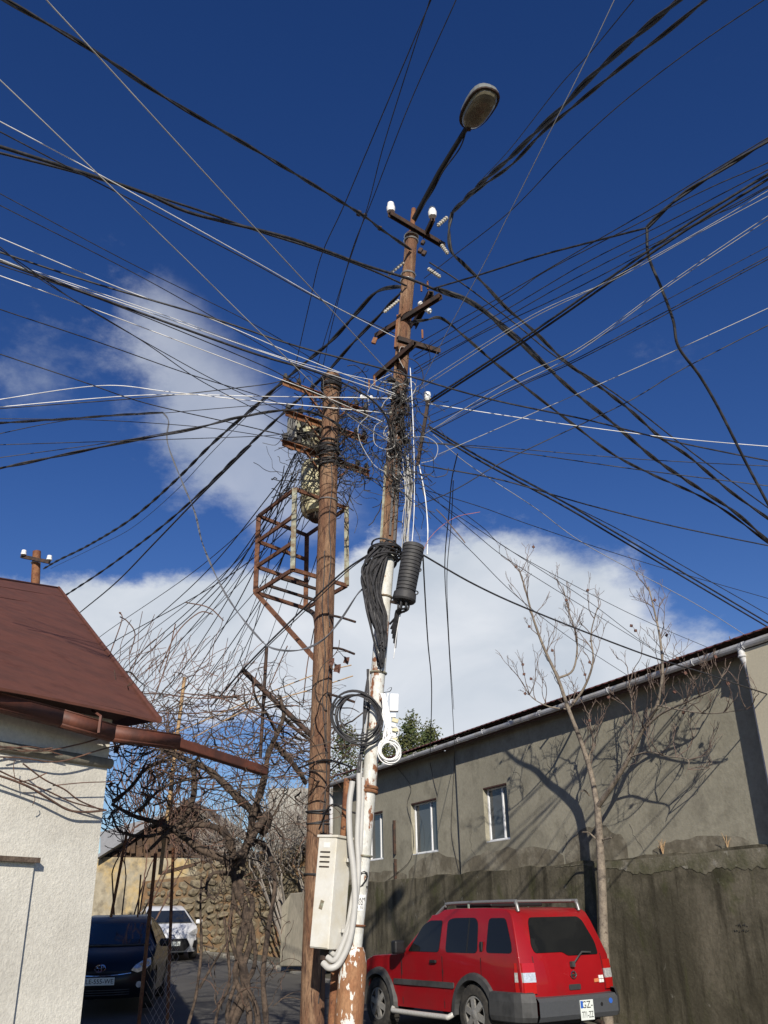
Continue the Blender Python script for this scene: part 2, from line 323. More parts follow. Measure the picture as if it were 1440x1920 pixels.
def text_mb(body, size, origin, ux, uy, depth=0.0, align='CENTER'):
    """letters as a flat mesh laid out on the plane origin + ux, uy"""
    cu = bpy.data.curves.new('letters', 'FONT'); cu.body = body; cu.size = size; cu.align_x = align; cu.align_y = 'CENTER'; cu.resolution_u = 2
    ob = bpy.data.objects.new('letters', cu); col.objects.link(ob)
    bpy.context.view_layer.update()
    me = bpy.data.meshes.new_from_object(ob.evaluated_get(bpy.context.evaluated_depsgraph_get()))
    mb = MB(); ux = Vector(ux); uy = Vector(uy); origin = Vector(origin)
    mb.v = [origin + ux * v.co.x + uy * v.co.y for v in me.vertices]; mb.f = [list(p.vertices) for p in me.polygons]; mb.mi = [0] * len(mb.f)
    bpy.data.objects.remove(ob); bpy.data.curves.remove(cu); bpy.data.meshes.remove(me)
    return mb

# ------------------------------------------------------------------ ground
def gh(x, y):
    a = 0.021 * max(0.0, min(y, 60) - 14.0) + 0.028 * max(0.0, min(-x, 12) - 1.0) * min(1, max(0, (y - 11) / 4))
    u = max(0.0, min(1.0, (x + 4.0) / 3.5)); a -= 0.12 * u * u * (3 - 2 * u)
    return a
WP = Vector((3.95, 15.95, 0)); WD = Vector((-0.453, 0.8916, 0)).normalized(); WN = Vector((-WD.y, WD.x, 0))   # house wall line, WN points to the road
def B(t, n, z): p = WP + WD * t + WN * n; p.z = z; return p
def wall_t(x, y, n=0.0):
    """where a measured sight line meets the wall plane: (t, z)"""
    r = ray(x, y); q = WP + WN * n; s_ = (q - EYE).dot(WN) / r.dot(WN); p = EYE + r * s_
    return (p - WP).dot(WD), p.z
def sheet(name, xs, ys, dz, mat, jit=0.0):
    mb = MB(); nx, ny = len(xs), len(ys)
    for j in range(ny):
        for i in range(nx): mb.v.append(Vector((xs[i], ys[j], gh(xs[i], ys[j]) + dz + rnd.uniform(-jit, jit))))
    for j in range(ny - 1):
        for i in range(nx - 1): mb.f.append([j * nx + i, j * nx + i + 1, (j + 1) * nx + i + 1, (j + 1) * nx + i]); mb.mi.append(0)
    o = mb.build(name, mat, smooth=60); tag(o, kind='structure'); return o
sheet('ground', [-900, -400, -150, -60] + [-40 + 2 * i for i in range(41)] + [60, 150, 400, 900], [-900, -300, -60] + [-20 + 2 * i for i in range(50)] + [100, 160, 400, 1200], -0.05, m_earth)
road = MB()
# road strip along the wall, turning off to the left behind the vines
for j in range(40):
    t = -20 + j * 1.5
    for n in [0.5 + 0.9 * k for k in range(13)]:
        p = B(t, n, 0); p.z = gh(p.x, p.y); road.v.append(p)
for j in range(39):
    for k in range(12): road.f.append([j * 13 + k, (j + 1) * 13 + k, (j + 1) * 13 + k + 1, j * 13 + k + 1]); road.mi.append(0)
tag(road.build('road', m_asph, smooth=60), kind='structure')
# pavement with a stone kerb along the house, each kerb stone a piece
pv = MB()
for j in range(48):
    t = -14 + j * 1.0
    for n in (-0.3, 0.85):
        p = B(t, n, 0); p.z = gh(p.x, p.y) + 0.05; pv.v.append(p)
for j in range(47): pv.f.append([j * 2, j * 2 + 2, j * 2 + 3, j * 2 + 1]); pv.mi.append(0)
pav = tag(pv.build('pavement', m_pave), kind='structure')
kb = MB(); kb.box((0, 0, 0), (0.96, 0.14, 0.22)); 
kme = None
for j in range(47):
    p = B(-13.5 + j, 0.92, 0); p.z = gh(p.x, p.y) - 0.03
    if kme is None: o = kb.build('kerb_stone', m_kerb, bevel=0.015); kme = o
    else: o = kme.copy(); col.objects.link(o)
    o.location = p + Vector((0, 0, rnd.uniform(-0.012, 0.012))); o.rotation_euler = (0, 0, math.atan2(WD.y, WD.x) + rnd.uniform(-0.01, 0.01)); o.parent = pav
# ------------------------------------------------------------------ grey plastered house on the right
hb = empty('grey_house', B(4, -2, 0), 'long grey cement-plastered house with three small windows on stained lower wall', 'house')
def wall_holes(mb, t0, t1, z0, z1, n, holes, depth, zt=None):
    ts = sorted({t0, t1, *[h[0] for h in holes], *[h[1] for h in holes]}); zs = sorted({z0, z1, *[h[2] for h in holes], *[h[3] for h in holes]})
    for a, b_ in zip(ts, ts[1:]):
        for c, d in zip(zs, zs[1:]):
            if any(h[0] <= a and b_ <= h[1] and h[2] <= c and d <= h[3] for h in holes): continue
            mb.face([B(a, n, c), B(a, n, d), B(b_, n, d), B(b_, n, c)])
    for (a, b_, c, d) in holes:
        m = n - depth
        mb.face([B(a, n, c), B(a, m, c), B(a, m, d), B(a, n, d)]); mb.face([B(b_, n, c), B(b_, n, d), B(b_, m, d), B(b_, m, c)])
        mb.face([B(a, n, d), B(a, m, d), B(b_, m, d), B(b_, n, d)]); mb.face([B(a, n, c), B(b_, n, c), B(b_, m, c), B(a, m, c)])
TS = wall_t(858, 1500)[0]                      # step in the wall
ZG = 5.12; ZL = 2.42; TE = 12.6; TN = -3.9
def win_rect(x0, y0, x1, y1, n):
    a = wall_t(x1, y1, n); b_ = wall_t(x0, y0, n); return (a[0], b_[0], a[1], b_[1])
w3 = win_rect(905, 1478, 957, 1574, 0); w2 = win_rect(770, 1507, 822, 1597, -.1); w1 = win_rect(680, 1532, 719, 1612, -.1)
w1 = (w1[0], w1[0] + 0.95, w2[2], w2[3])
up = MB()
wall_holes(up, TN, TS, ZL - 0.1, ZG, 0, [w3], 0.24)
wall_holes(up, TS, TE, ZL - 0.1, ZG, -0.1, [w2, w1], 0.24)
up.face([B(TS, 0, ZL - .1), B(TS, 0, ZG), B(TS, -0.1, ZG), B(TS, -0.1, ZL - .1)])
for t_ in (TN, TE): up.face([B(t_, -0.1, 0), B(t_, -0.1, ZG), B(t_, -6, ZG), B(t_, -6, 0)])
up.face([B(TN, -6, 0), B(TN, -6, ZG), B(TE, -6, ZG), B(TE, -6, 0)])
uw = up.build('upper_wall', m_plaster, hb)
# plaster below the sills that has gone brown with damp: patches of a thin render coat with their own ragged outline
def patch(t0, t1, zt, seed):
    dp = MB(); r = random.Random(seed); top = []; k = 14
    for i in range(k + 1):
        u = i / k; top.append((t0 + (t1 - t0) * u, ZL + 0.02 + (zt - ZL) * (0.35 + 0.65 * math.sin(math.pi * u) ** 0.6) * r.uniform(0.85, 1.06)))
    for (a, za), (b_, zb) in zip(top, top[1:]):
        n_ = 0.006 if a < TS else -0.094
        dp.face([B(a, n_, ZL - .02), B(a, n_, za), B(b_, n_, zb), B(b_, n_, ZL - .02)])
    dp.build('damp_patch', m_damp, hb)
patch(-2.6, -0.6, 2.62, 1); patch(0.0, 1.7, 3.0, 2); patch(1.75, TS - .05, 2.82, 3); patch(TS + .02, 8.0, 2.9, 4); patch(8.1, 11.5, 2.66, 5)
lw = MB()
# lower retaining wall, its top edge uneven
k = 60; tt = [-3.05 + i * (TE + 3.0) / k for i in range(k + 1)]; rr = random.Random(3)
tz = [ZL + 0.05 * math.sin(i * 0.9) * 0.4 + rr.uniform(-.018, .018) for i in range(k + 1)]
for i in range(k):
    a, b_ = tt[i], tt[i + 1]
    lw.face([B(a, 0.09, -0.1), B(a, 0.09, tz[i]), B(b_, 0.09, tz[i + 1]), B(b_, 0.09, -0.1)])
    lw.face([B(a, 0.09, tz[i]), B(a, -0.2, tz[i] + .02), B(b_, -0.2, tz[i + 1] + .02), B(b_, 0.09, tz[i + 1])])
lw.face([B(tt[0], 0.09, -0.1), B(tt[0], -0.2, -0.1), B(tt[0], -0.2, tz[0]), B(tt[0], 0.09, tz[0])])
lw.build('lower_wall', m_lowwall, hb)
ld = MB()
hs_ = [0.30]
for i in range(90): hs_.append(max(.04, min(.36, hs_[-1] + rr.uniform(-.035, .033) - (.004 if i > 40 else 0))))
for i in range(90):                                   # broken strip of paler cement along the ledge, near end
    a = -3.03 + i * 0.055
    ld.face([B(a, 0.097, ZL - hs_[i]), B(a, 0.097, ZL - .03), B(a + .055, 0.097, ZL - .03), B(a + .055, 0.097, ZL - hs_[i + 1])])
ld.build('ledge_render', m_ledge, hb)
pi_ = MB(); 
pi_.box(B(-3.75, 0.0, 3.7), (0.8, 0.5, 2.75), Matrix.Rotation(math.atan2(WD.y, WD.x), 3, 'Z')); pi_.build('corner_pier', m_pier, hb)
def window(w, n):
    a, b_, c, d = w; wo_ = MB(); q = n - 0.13; fr = 0.055
    rz = Matrix.Rotation(math.atan2(WD.y, WD.x), 3, 'Z')
    a += .004; b_ -= .004; c += .004; d -= .004
    for (u, v, x, y) in ((a + fr / 2, (c + d) / 2, fr, d - c), (b_ - fr / 2, (c + d) / 2, fr, d - c)):
        wo_.box(B(u, q, v), (x, 0.07, y), rz)
    for v in (c + fr / 2, d - fr / 2): wo_.box(B((a + b_) / 2, q, v), (b_ - a - 2 * fr - .004, 0.07, fr), rz)
    mid = a + (b_ - a) * 0.36
    wo_.box(B(mid, q, (c + d) / 2), (0.05, 0.066, d - c - 2 * fr - .004), rz)
    f = wo_.build('window', m_pvc, hb, bevel=0.006)
    for (u0_, u1_) in ((a + fr, mid - .025), (mid + .025, b_ - fr)):
        g = MB(); g.box(B((u0_ + u1_) / 2, q, (c + d) / 2), (u1_ - u0_, 0.02, d - c - 2 * fr), rz); g.build('pane', m_wglass, f)
    cu_ = MB(); cu_.box(B((a + b_) / 2, q - .09, (c + d) / 2), (b_ - a - .01, 0.01, d - c - .01), rz); cu_.build('curtain', m_curtain, f)
    s = MB(); s.box(B((a + b_) / 2, n - .11, c + .012), (b_ - a - .01, .2, .02), rz); s.build('sill', m_pvc, f)
    l = MB(); l.box(B((a + b_) / 2, n - .05, d - .012), (b_ - a - .01, .1, .02), rz); l.build('lintel', m_fascia, f)
window(w3, 0); window(w2, -0.1); window(w1, -0.1)
# eaves: fascia, gutter, roof sheet of ribbed metal tiles
e = MB(); rzw = Matrix.Rotation(math.atan2(WD.y, WD.x), 3, 'Z')
e.box(B((TE + TN) / 2, 0.05, ZG + .02), (TE - TN + .6, 0.26, 0.03), rzw); e.box(B((TE + TN) / 2, 0.19, ZG - .01), (TE - TN + .6, 0.03, 0.13), rzw); e.build('fascia', m_fascia, hb)
gt = MB(); nseg = 44
for i in range(nseg):
    a = TN - .2 + i * (TE - TN + .6) / nseg; b_ = a + (TE - TN + .6) / nseg
    arc = [(0.26 + 0.065 * math.cos(q), ZG + 0.055 - .0009 * i + 0.085 * math.sin(q)) for q in [math.pi + math.pi * j / 8 for j in range(9)]]
    arc = arc + [(x * 1.0, z) for x, z in [(0.26 + .063, ZG + .055 - .0009 * i)]]
    for (n0, z0), (n1, z1) in zip(arc[:-1], arc[1:-1]): gt.face([B(a, n0, z0), B(b_, n0, z0), B(b_, n1, z1), B(a, n1, z1)])
g = gt.build('gutter', m_guttw, hb, smooth=40)
for i in range(16):
    t_ = TN + .5 + i * 1.02; br = MB(); br.tube([B(t_, 0.195, ZG + .06), B(t_, 0.26, ZG + .075), B(t_, 0.332, ZG + .05), B(t_, .32, ZG - .01), B(t_, .28, ZG - .04)], 0.006, 5); br.build('bracket', m_guttw, g)
rf = MB(); per = 0.19; nr = int((TE - TN + .6) / per * 8); dd = [0, 0.004, 0.35, 0.354, 1.2, 4.2]
def rz_(u, s_):
    return ZG + 0.135 + 0.33 * (s_) + 0.018 * (0.5 + 0.5 * math.cos(2 * math.pi * u / per)) ** 2 - 0.012 * ((s_ % 0.35) / 0.35)
for j, s_ in enumerate(dd):
    for i in range(nr + 1): u = i * per / 8; rf.v.append(B(TN - .3 + u, 0.30 - s_, rz_(u, s_)))
for j in range(len(dd) - 1):
    for i in range(nr): b0 = j * (nr + 1) + i; rf.f.append([b0, b0 + 1, b0 + nr + 2, b0 + nr + 1]); rf.mi.append(0)
rfo = rf.build('roof', m_tile, hb, smooth=50)
sm = rfo.modifiers.new('thickness', 'SOLIDIFY'); sm.thickness = 0.012
r2 = MB(); r2.face([B(TN - .3, -3.76, ZG + 1.53), B(TE + .3, -3.76, ZG + 1.53), B(TE + .3, -6.4, ZG + .2), B(TN - .3, -6.4, ZG + .2)])
for t_ in (TN, TE): r2.face([B(t_, .1, ZG), B(t_, -3.7, ZG + 1.4), B(t_, -6, ZG)])
r2.build('roof_back', m_tile, hb)
# hairline cracks in the plaster
for k_, (x0, y0) in enumerate(((1010, 1400), (1180, 1545), (885, 1560), (1290, 1330), (1060, 1560), (960, 1440))):
    t_, z_ = wall_t(x0, y0); q_ = []
    for i in range(9): q_.append(B(t_, .0015, z_)); t_ += rr.uniform(-.10, .06); z_ -= rr.uniform(.01, .11)
    c_ = MB(); c_.tube(q_, .0022, 4); c_.build('crack', m_ink, hb)
# downpipes
dpn = MB(); td = wall_t(1420, 1330, .16)[0]
dpn.tube(catmull([B(td, .26, ZG - .02), B(td, .26, ZG - .12), B(td, .20, ZG - .26), B(td, .16, ZG - .42), B(td, .16, ZG - .6), B(td, .16, 2), B(td, .16, 0.2)], 5), 0.052, 12)
dpn.ring(B(td, .26, ZG - .13), (0, 0, 1), .052, .016); dpn.ring(B(td, .16, ZG - .45), (0, 0, 1), .052, .014)
dpn.build('downpipe', m_guttw, hb, smooth=50)
dp2 = MB(); td2 = 12.35
dp2.tube([B(td2, .26, ZG - .02), B(td2, .26, ZG - .15), B(td2, .06, ZG - .3), B(td2, .06, 1.0)], 0.055, 10); dp2.build('downpipe', m_guttw, hb, smooth=50)
cc = MB(); t_ = wall_t(742, 1590, -.1)[0]
cc.box(B(t_, -.07, 3.42), (.05, .06, .80), rzw); cc.box(B(t_ - .02, -.065, 2.66), (.045, .06, .5), rzw); cc.build('conduit', m_darksteel, hb)  # two dark upright strips, one above the other, on the recessed wall
# wires stapled to the facade
for pts in ([(745, 1440), (770, 1475), (763, 1510), (775, 1560), (770, 1610), (740, 1640), (705, 1665)], [(853, 1400), (848, 1500), (846, 1560), (855, 1610), (860, 1632)], [(806, 1430), (812, 1460), (820, 1490)]):
    q = []
    for p in pts: t_, z_ = wall_t(*p, -.07); q.append(B(t_, -.075 if t_ > TS else .02, z_))
    w_ = MB(); w_.tube(catmull(q, 4), .006, 5); w_.build('facade_wire', m_tangle, hb)
# two lines of small black handwriting on the lower wall: short pen strokes
gr = MB(); t0, z0 = wall_t(1380, 1735, .1)
r = random.Random(11)
for ln in range(2):
    for i in range(6 + ln):
        u = t0 - i * .04 + ln * .04; v = z0 - ln * .07
        gr.tube([B(u + r.uniform(-.012, .012), .0955, v + r.uniform(-.02, .02)) for _ in range(4)], .0035, 4)
tag(gr.build('wall_writing', m_ink, hb), kind='stuff')
# weeds rooted on the ledge
for (x, y) in ((1243, 1600), (1362, 1577)):
    t_, z_ = wall_t(x, y, .05); c = B(t_, .05, ZL)
    ob = empty('ledge_weed', c, 'dry straw weed tuft growing on the ledge ' + ('nearer the red car' if x < 1300 else 'nearer the white downpipe'), 'weed', 'weeds on the ledge')
    wd = MB()
    for i in range(12 if x < 1300 else 5):
        a = r.uniform(0, 6.3); h = r.uniform(.12, .24); wd.tube([c, c + Vector((math.cos(a) * .03, math.sin(a) * .03, h * .6)), c + Vector((math.cos(a) * .07, math.sin(a) * .07, h))], [.006, .004, .002], 4)
    wd.build('stem', m_straw, ob)

# ------------------------------------------------------------------ white stucco house on the left
HD = Vector((0.525, 0.851, 0)).normalized(); HN = Vector((HD.y, -HD.x, 0))        # along the wall (away), outward normal
HC = at(180, 1640, 7.6); HC.z = 0
def H(u, n, z): p = HC + HD * u + HN * n; p.z = z; return p
def house_uz(x, y, n=0.0):
    r_ = ray(x, y); q = HC + HN * n; s_ = (q - EYE).dot(HN) / r_.dot(HN); p = EYE + r_ * s_; return (p - HC).dot(HD), p.z
hw_ = empty('white_house', HC, 'white stucco house with brown sheet metal roof at the left', 'house')
ZE = house_uz(205, 1376)[1] + 0.02
mb = MB(); 
mb.prism([H(-7, 0, -.1), H(0, 0, -.1), H(0, 0, ZE + .1), H(-7, 0, ZE + .1)], -HN * 2.6); mb.build('wall', m_stucco, hw_)
# rolled cement band under the eaves
u0_, zb = house_uz(100, 1418); bd = MB()
zb1 = house_uz(205, 1432)[1]
bd.tube([H(-7, .0, zb + (zb - zb1) * .2), H(0.03, .0, zb1)], .042, 12); bd.build('cement_band', m_conc, hw_, smooth=50)
# shallow raised render margin round a blind panel, with a rough timber batten over it
u1, z1 = house_uz(63, 1617); ub, zb_ = house_uz(18, 1915)
pn = MB(); u1 = (u1 + ub) / 2
pn.prism([H(u1, .0, -.1), H(u1, .025, -.1), H(u1 - .0, .025, z1), H(u1, 0, z1)], HD * -2.6)
pn.build('blind_panel', m_stucco, hw_)
bt_ = MB(); bt_.bar(H(u1 + .02, .04, z1 + .012), H(u1 - 2.6, .04, z1 + .03), .05, .035); bt_.build('timber_batten', m_wood, hw_)
# roof: plane through the eave line rising away from the wall
n_e = 0.17; pe, ze = house_uz(150, 1325, n_e)
ze = house_uz(298, 1352, n_e)[1]; RP = math.tan(R(27))
def roof_hit(x, y):
    r_ = ray(x, y); q = HC + HN * n_e; nrm = (Vector((0, 0, 1)) + HN * RP).normalized(); q0 = Vector((q.x, q.y, ze)); s_ = (q0 - EYE).dot(nrm) / r_.dot(nrm); return EYE + r_ * s_
ca = roof_hit(298, 1352); cb = roof_hit(110, 1103); cc_ = roof_hit(0, 1086); cd_ = roof_hit(0, 1296)
far = HD * -5.0
rm = MB(); top2 = cb - (cb - cc_).normalized() * 6
n_seg = 9; low = [ca + (Vector((cd_.x, cd_.y, cd_.z)) - ca) * (1.9 * i / n_seg) for i in range(n_seg + 1)]; rr = random.Random(5)
low = [p + Vector((0, 0, rr.uniform(-.012, .03) if 0 < i < n_seg else 0)) for i, p in enumerate(low)]
rm.prism([cb] + [ca] + low[1:] + [top2], (0, 0, -.02))
# other slopes, so that it stays a closed hipped roof from the side
zr = cb.z; back = -HN * (2 * (cb - ca).dot(-HN))
rm.face([ca, cb, ca + back]); rm.face([cb, top2, top2 + Vector((0, 0, 0)) - HN * 2.5 - Vector((0, 0, 1.6)), ca + back])
ro = rm.build('roof', m_roofb, hw_)
hp = MB(); hp.tube([ca + Vector((0, 0, .012)), cb + Vector((0, 0, .02))], .028, 8); hp.tube([cb + Vector((0, 0, .012)), top2 + Vector((0, 0, .012))], .022, 8); hp.build('ridge_cap', m_roofb, ro)
for f_ in (.16, .34, .5, .66, .84):                       # thin raised strips imitating wire shadows across the roof
    l_ = MB(); pa_ = ca.lerp(cb, f_); pb_ = low[-1].lerp(top2, f_); l_.bar(pa_ + Vector((0, 0, .004)), pb_ + Vector((0, 0, .004)), .03, .007, (HN * RP + Vector((0, 0, 1)))); l_.build('wire_shadow_strip', m_roofb, ro)
# soffit and gutter trough that runs past the corner as a beam for the vine
sf = MB(); sf.prism([H(-7, 0, ZE + .1), H(.05, 0, ZE + .1), H(.05, n_e - .02, ZE + .12), H(-7, n_e - .02, ZE + .12)], (0, 0, .04)); sf.build('soffit', m_fascia, hw_)
gm = MB(); ng = .20
pts = [(0, 1319), (110, 1347), (208, 1375), (330, 1392)]
gp = []
for x, y in pts: u_, z_ = house_uz(x, y, ng); gp.append(H(u_, ng, z_))
gp[0] = gp[0] + (gp[0] - gp[1]) * 2.2
for a, b_ in zip(gp, gp[1:]):
    prof = [(-.05, .06), (-.05, -.05), (-.03, -.062), (.035, -.062), (.05, -.045), (.055, .05), (.062, .06)]
    for (n0, z0), (n1, z1_) in zip(prof, prof[1:]):
        gm.face([a + HN * n0 + Vector((0, 0, z0)), b_ + HN * n0 + Vector((0, 0, z0)), b_ + HN * n1 + Vector((0, 0, z1_)), a + HN * n1 + Vector((0, 0, z1_))])
go = gm.build('gutter', m_gutb, hw_, smooth=30); go.modifiers.new('thickness', 'SOLIDIFY').thickness = 0.004
for x in (178,):
    u_, z_ = house_uz(x, 1352, ng); bk = MB(); bk.tube([H(u_, ng + .06, z_ - .1), H(u_, ng + .064, z_ + .03), H(u_, ng - .05, z_ + .09)], .014, 4); bk.build('bracket', m_gutb, go)
bmn = MB(); bmn.bar(gp[-1] + Vector((0, 0, -.005)), at(496, 1446, 9.1), .09, .085); bmn.build('beam', m_gutb, hw_, bevel=.01)
# fascia shadow board behind gutter
# dead canes trained along the wall
for i, (pts, rr_) in enumerate([([(-60, 1440), (0, 1456), (50, 1475), (90, 1497), (130, 1518), (165, 1522), (200, 1519)], .009), ([(40, 1432), (80, 1462), (120, 1480), (150, 1500), (190, 1517)], .006), ([(-20, 1438), (30, 1460), (90, 1482), (140, 1504), (196, 1518)], .006),
                          ([(-40, 1405), (20, 1400), (80, 1408), (150, 1395), (215, 1378), (300, 1376)], .006), ([(-40, 1418), (40, 1420), (110, 1428), (180, 1408), (220, 1398), (330, 1380)], .006), ([(35, 1466), (60, 1462), (85, 1450)], .005), ([(100, 1473), (150, 1468), (205, 1466)], .004), ([(25, 1425), (22, 1440), (27, 1463)], .003), ([(60, 1490), (64, 1500), (62, 1510)], .003), ([(0, 1406), (60, 1400), (120, 1415)], .005), ([(0, 1398), (45, 1408), (100, 1402)], .005)]):
    c = MB(); q = []
    for j, (x, y) in enumerate(pts): u_, z_ = house_uz(x, y, .09); q.append(H(u_, .09 + .02 * math.sin(i + j), z_))
    c.tube(catmull(q, 5), rr_, 5)
    o = c.build('vine_cane', m_cane)
    tag(o, ['thick dead vine cane sagging across the white wall', 'thin upper cane slanting across the white wall', 'middle thin cane slanting beside the thick one on the white wall', 'reddish cane lying over the cement band and rising to the gutter', 'brown cane lying just under the band and rising to the corner', 'short stub of cane forking up on the white wall', 'thin nearly level cane below the cement band at the corner', 'tiny tendril hanging below the band', 'tiny tendril hanging from the thick cane', 'cane end lying on top of the band', 'topmost cane end lying on the band'][i], 'cane', 'dead canes along the white wall')

# ------------------------------------------------------------------ far small pole behind the white roof
pb = at(66, 1100, 22.0); fp = empty('far_utility_pole', Vector((pb.x, pb.y, 0)), 'brown utility pole top with two white insulators behind the brown roof', 'pole')
q = MB(); ptop = at(69, 1034, 22.0); q.tube([Vector((pb.x - .12, pb.y, 0)), pb, ptop], [.13, .115, .105], 12); q.build('shaft', m_darksteel if False else m_rust, fp, smooth=40)
q = MB(); q.bar(at(40, 1043, 21.9), at(93, 1054, 21.7), .07, .09); q.build('crossarm', m_darksteel, fp)
for (x, y) in ((44, 1041), (92, 1051)):
    q = MB(); c = at(x, y, 21.8); q.lathe(c, c + Vector((0, 0, .15)), [(0, .035), (.1, .075), (.35, .075), (.45, .06), (.6, .068), (.9, .06), (1, .02)], 10); q.build('insulator', m_porc, fp, smooth=40)
q = MB(); c = at(67, 1056, 22); q.ring(c, (0, 0, 1), .118, .014); q.build('band', m_silver, fp)

# ------------------------------------------------------------------ background: rubble wall, old house, concrete
GZ = 0.42
rb = empty('rubble_wall', at(430, 1760, 34), 'crumbling rubble stone wall behind the parked cars', 'wall')
a = at(255, 1790, 35.5); b_ = at(640, 1790, 33.0)
mw = MB(); n_ = 26; rr = random.Random(9)
dirw = (b_ - a); dirw.z = 0; Lw = dirw.length; dirw.normalize(); nw = Vector((dirw.y, -dirw.x, 0))
def top_at(u):
    x = 255 + 385 * u / Lw; y = 1618 if x > 360 else 1650 - (x - 255) * .1
    if x > 450: y = 1600 - (x - 450) * .1
    return at(x, y, 34).z
for i in range(n_):
    u0_, u1_ = Lw * i / n_, Lw * (i + 1) / n_
    mw.prism([a + dirw * u0_ + Vector((0, 0, -1 - a.z)), a + dirw * u1_ + Vector((0, 0, -1 - a.z)), a + dirw * u1_ + Vector((0, 0, top_at(u1_) - a.z)), a + dirw * u0_ + Vector((0, 0, top_at(u0_) - a.z))], -nw * .6)
mw.build('mortar_core', m_mortar, rb)
stones = []
for k in range(7):
    bm = bmesh.new(); bmesh.ops.create_icosphere(bm, subdivisions=1, radius=1)
    for v in bm.verts: v.co *= rr.uniform(.75, 1.15)
    me = bpy.data.meshes.new('stone'); bm.to_mesh(me); bm.free(); me.materials.append(m_stone); stones.append(me)
cnt = 0; zrow = gh(a.x, a.y) - .1; orb = org(rb)
while cnt < 296:
    u = rr.uniform(0, .3); h = rr.uniform(.20, .34)
    while u < Lw and cnt < 296:
        w_ = rr.choice((.2, .3, .4, .55)) * rr.uniform(.8, 1.25)
        if zrow + h < top_at(min(u, Lw)) + .1:
            o = bpy.data.objects.new('stone', rr.choice(stones)); col.objects.link(o); o.parent = rb
            o.location = a + dirw * (u + w_ / 2) + nw * rr.uniform(-.04, .05) + Vector((0, 0, zrow + h / 2 - a.z + rr.uniform(-.05, .05))) - orb
            o.scale = (w_ * .52, .16, h * .53); o.rotation_euler = (rr.uniform(-.2, .2), rr.uniform(-.3, .3), math.atan2(dirw.y, dirw.x)); cnt += 1
        u += w_
    zrow += h
    if zrow > 7: break
# old ochre house with an open timber gable
oh = empty('old_house', at(330, 1720, 39), 'old ochre house with open timber gable behind the white car', 'house')
Y0 = 39.0
def OH(x, y, d=0): return at(x, y, Y0 + d)
wl = MB(); wl.prism([OH(150, 1800), OH(500, 1800), OH(500, 1612), OH(150, 1606)], (0, 6, 0)); wl.build('wall', m_yellow, oh)
gbl = MB(); gbl.prism([OH(200, 1606, .2), OH(500, 1612, .2), OH(345, 1508, .2)], (0, .1, 0)); gbl.build('gable', m_planks, oh)
rr = random.Random(4)
for i in range(26):
    x = 205 + i * 11.5; yt = 1512 + abs(x - 345) * .66; yb = 1606 - rr.uniform(-4, 30) * (1 - abs(x - 345) / 160)
    if yb - yt < 6: continue
    p = MB(); p.bar(OH(x + rr.uniform(-3, 3), yt + 3, 0), OH(x + rr.uniform(-3, 3), yb, 0), .2, .04, (0, 1, 0)); p.build('plank', m_planks, oh)
rl = MB(); rl.prism([OH(348, 1496, -.5), OH(180, 1604, -.5), OH(180, 1610, -.5), OH(348, 1504, -.5)], (0, 7, .2)); rl.build('roof', m_greyroof, oh)
rl = MB(); rl.prism([OH(342, 1496, -.5), OH(540, 1622, -.5), OH(540, 1628, -.5), OH(342, 1504, -.5)], (0, 7, .2)); rl.build('roof', m_planks, oh)
for x in (382, 398, 440): p = MB(); p.bar(OH(x, 1560, -.3), OH(x - 3, 1625, -.3), .14, .14); p.build('post', m_wood, oh)
p = MB(); p.bar(OH(300, 1638, -2.4), OH(400, 1612, -2.2), .25, .12); p.build('awning_edge', m_planks, oh)
p = MB(); p.prism([OH(188, 1560, 3), OH(330, 1520, 3), OH(330, 1610, 3), OH(188, 1610, 3)], (0, 3, .4)); p.build('rear_roof', m_greyroof, oh)
bs = MB(); c = OH(278, 1665, -.05); bs.tube([c, c + Vector((0, -.03, 0))], .19, 14); bs.build('blue_disc_sign', m_blue, oh)
# pale concrete apartment block far behind
cb_ = at(545, 1600, 60); blk = empty('concrete_block', Vector((cb_.x, cb_.y, 0)), 'pale concrete block rising behind the grey bare bushes', 'building')
p = MB(); p.prism([at(503, 1790, 60), at(640, 1790, 60), at(640, 1478, 60), at(503, 1478, 60)], (0, 8, 0)); p.build('wall', m_blockc, blk)
# concrete slab gatepost beside the poles
sl = MB(); p0 = at(524, 1812, 27.0); p1 = at(600, 1812, 26.0); h_ = at(530, 1676, 26.7).z
sl.prism([p0, p1, Vector((p1.x, p1.y, h_ + .05)), Vector((p0.x + .25, p0.y, h_ + .02)), Vector((p0.x, p0.y, h_ - .3))], (0.3, .5, 0))
tag(sl.build('concrete_slab', m_conc, bevel=.03), 'weathered upright concrete slab beyond the rusty left pole', 'slab')
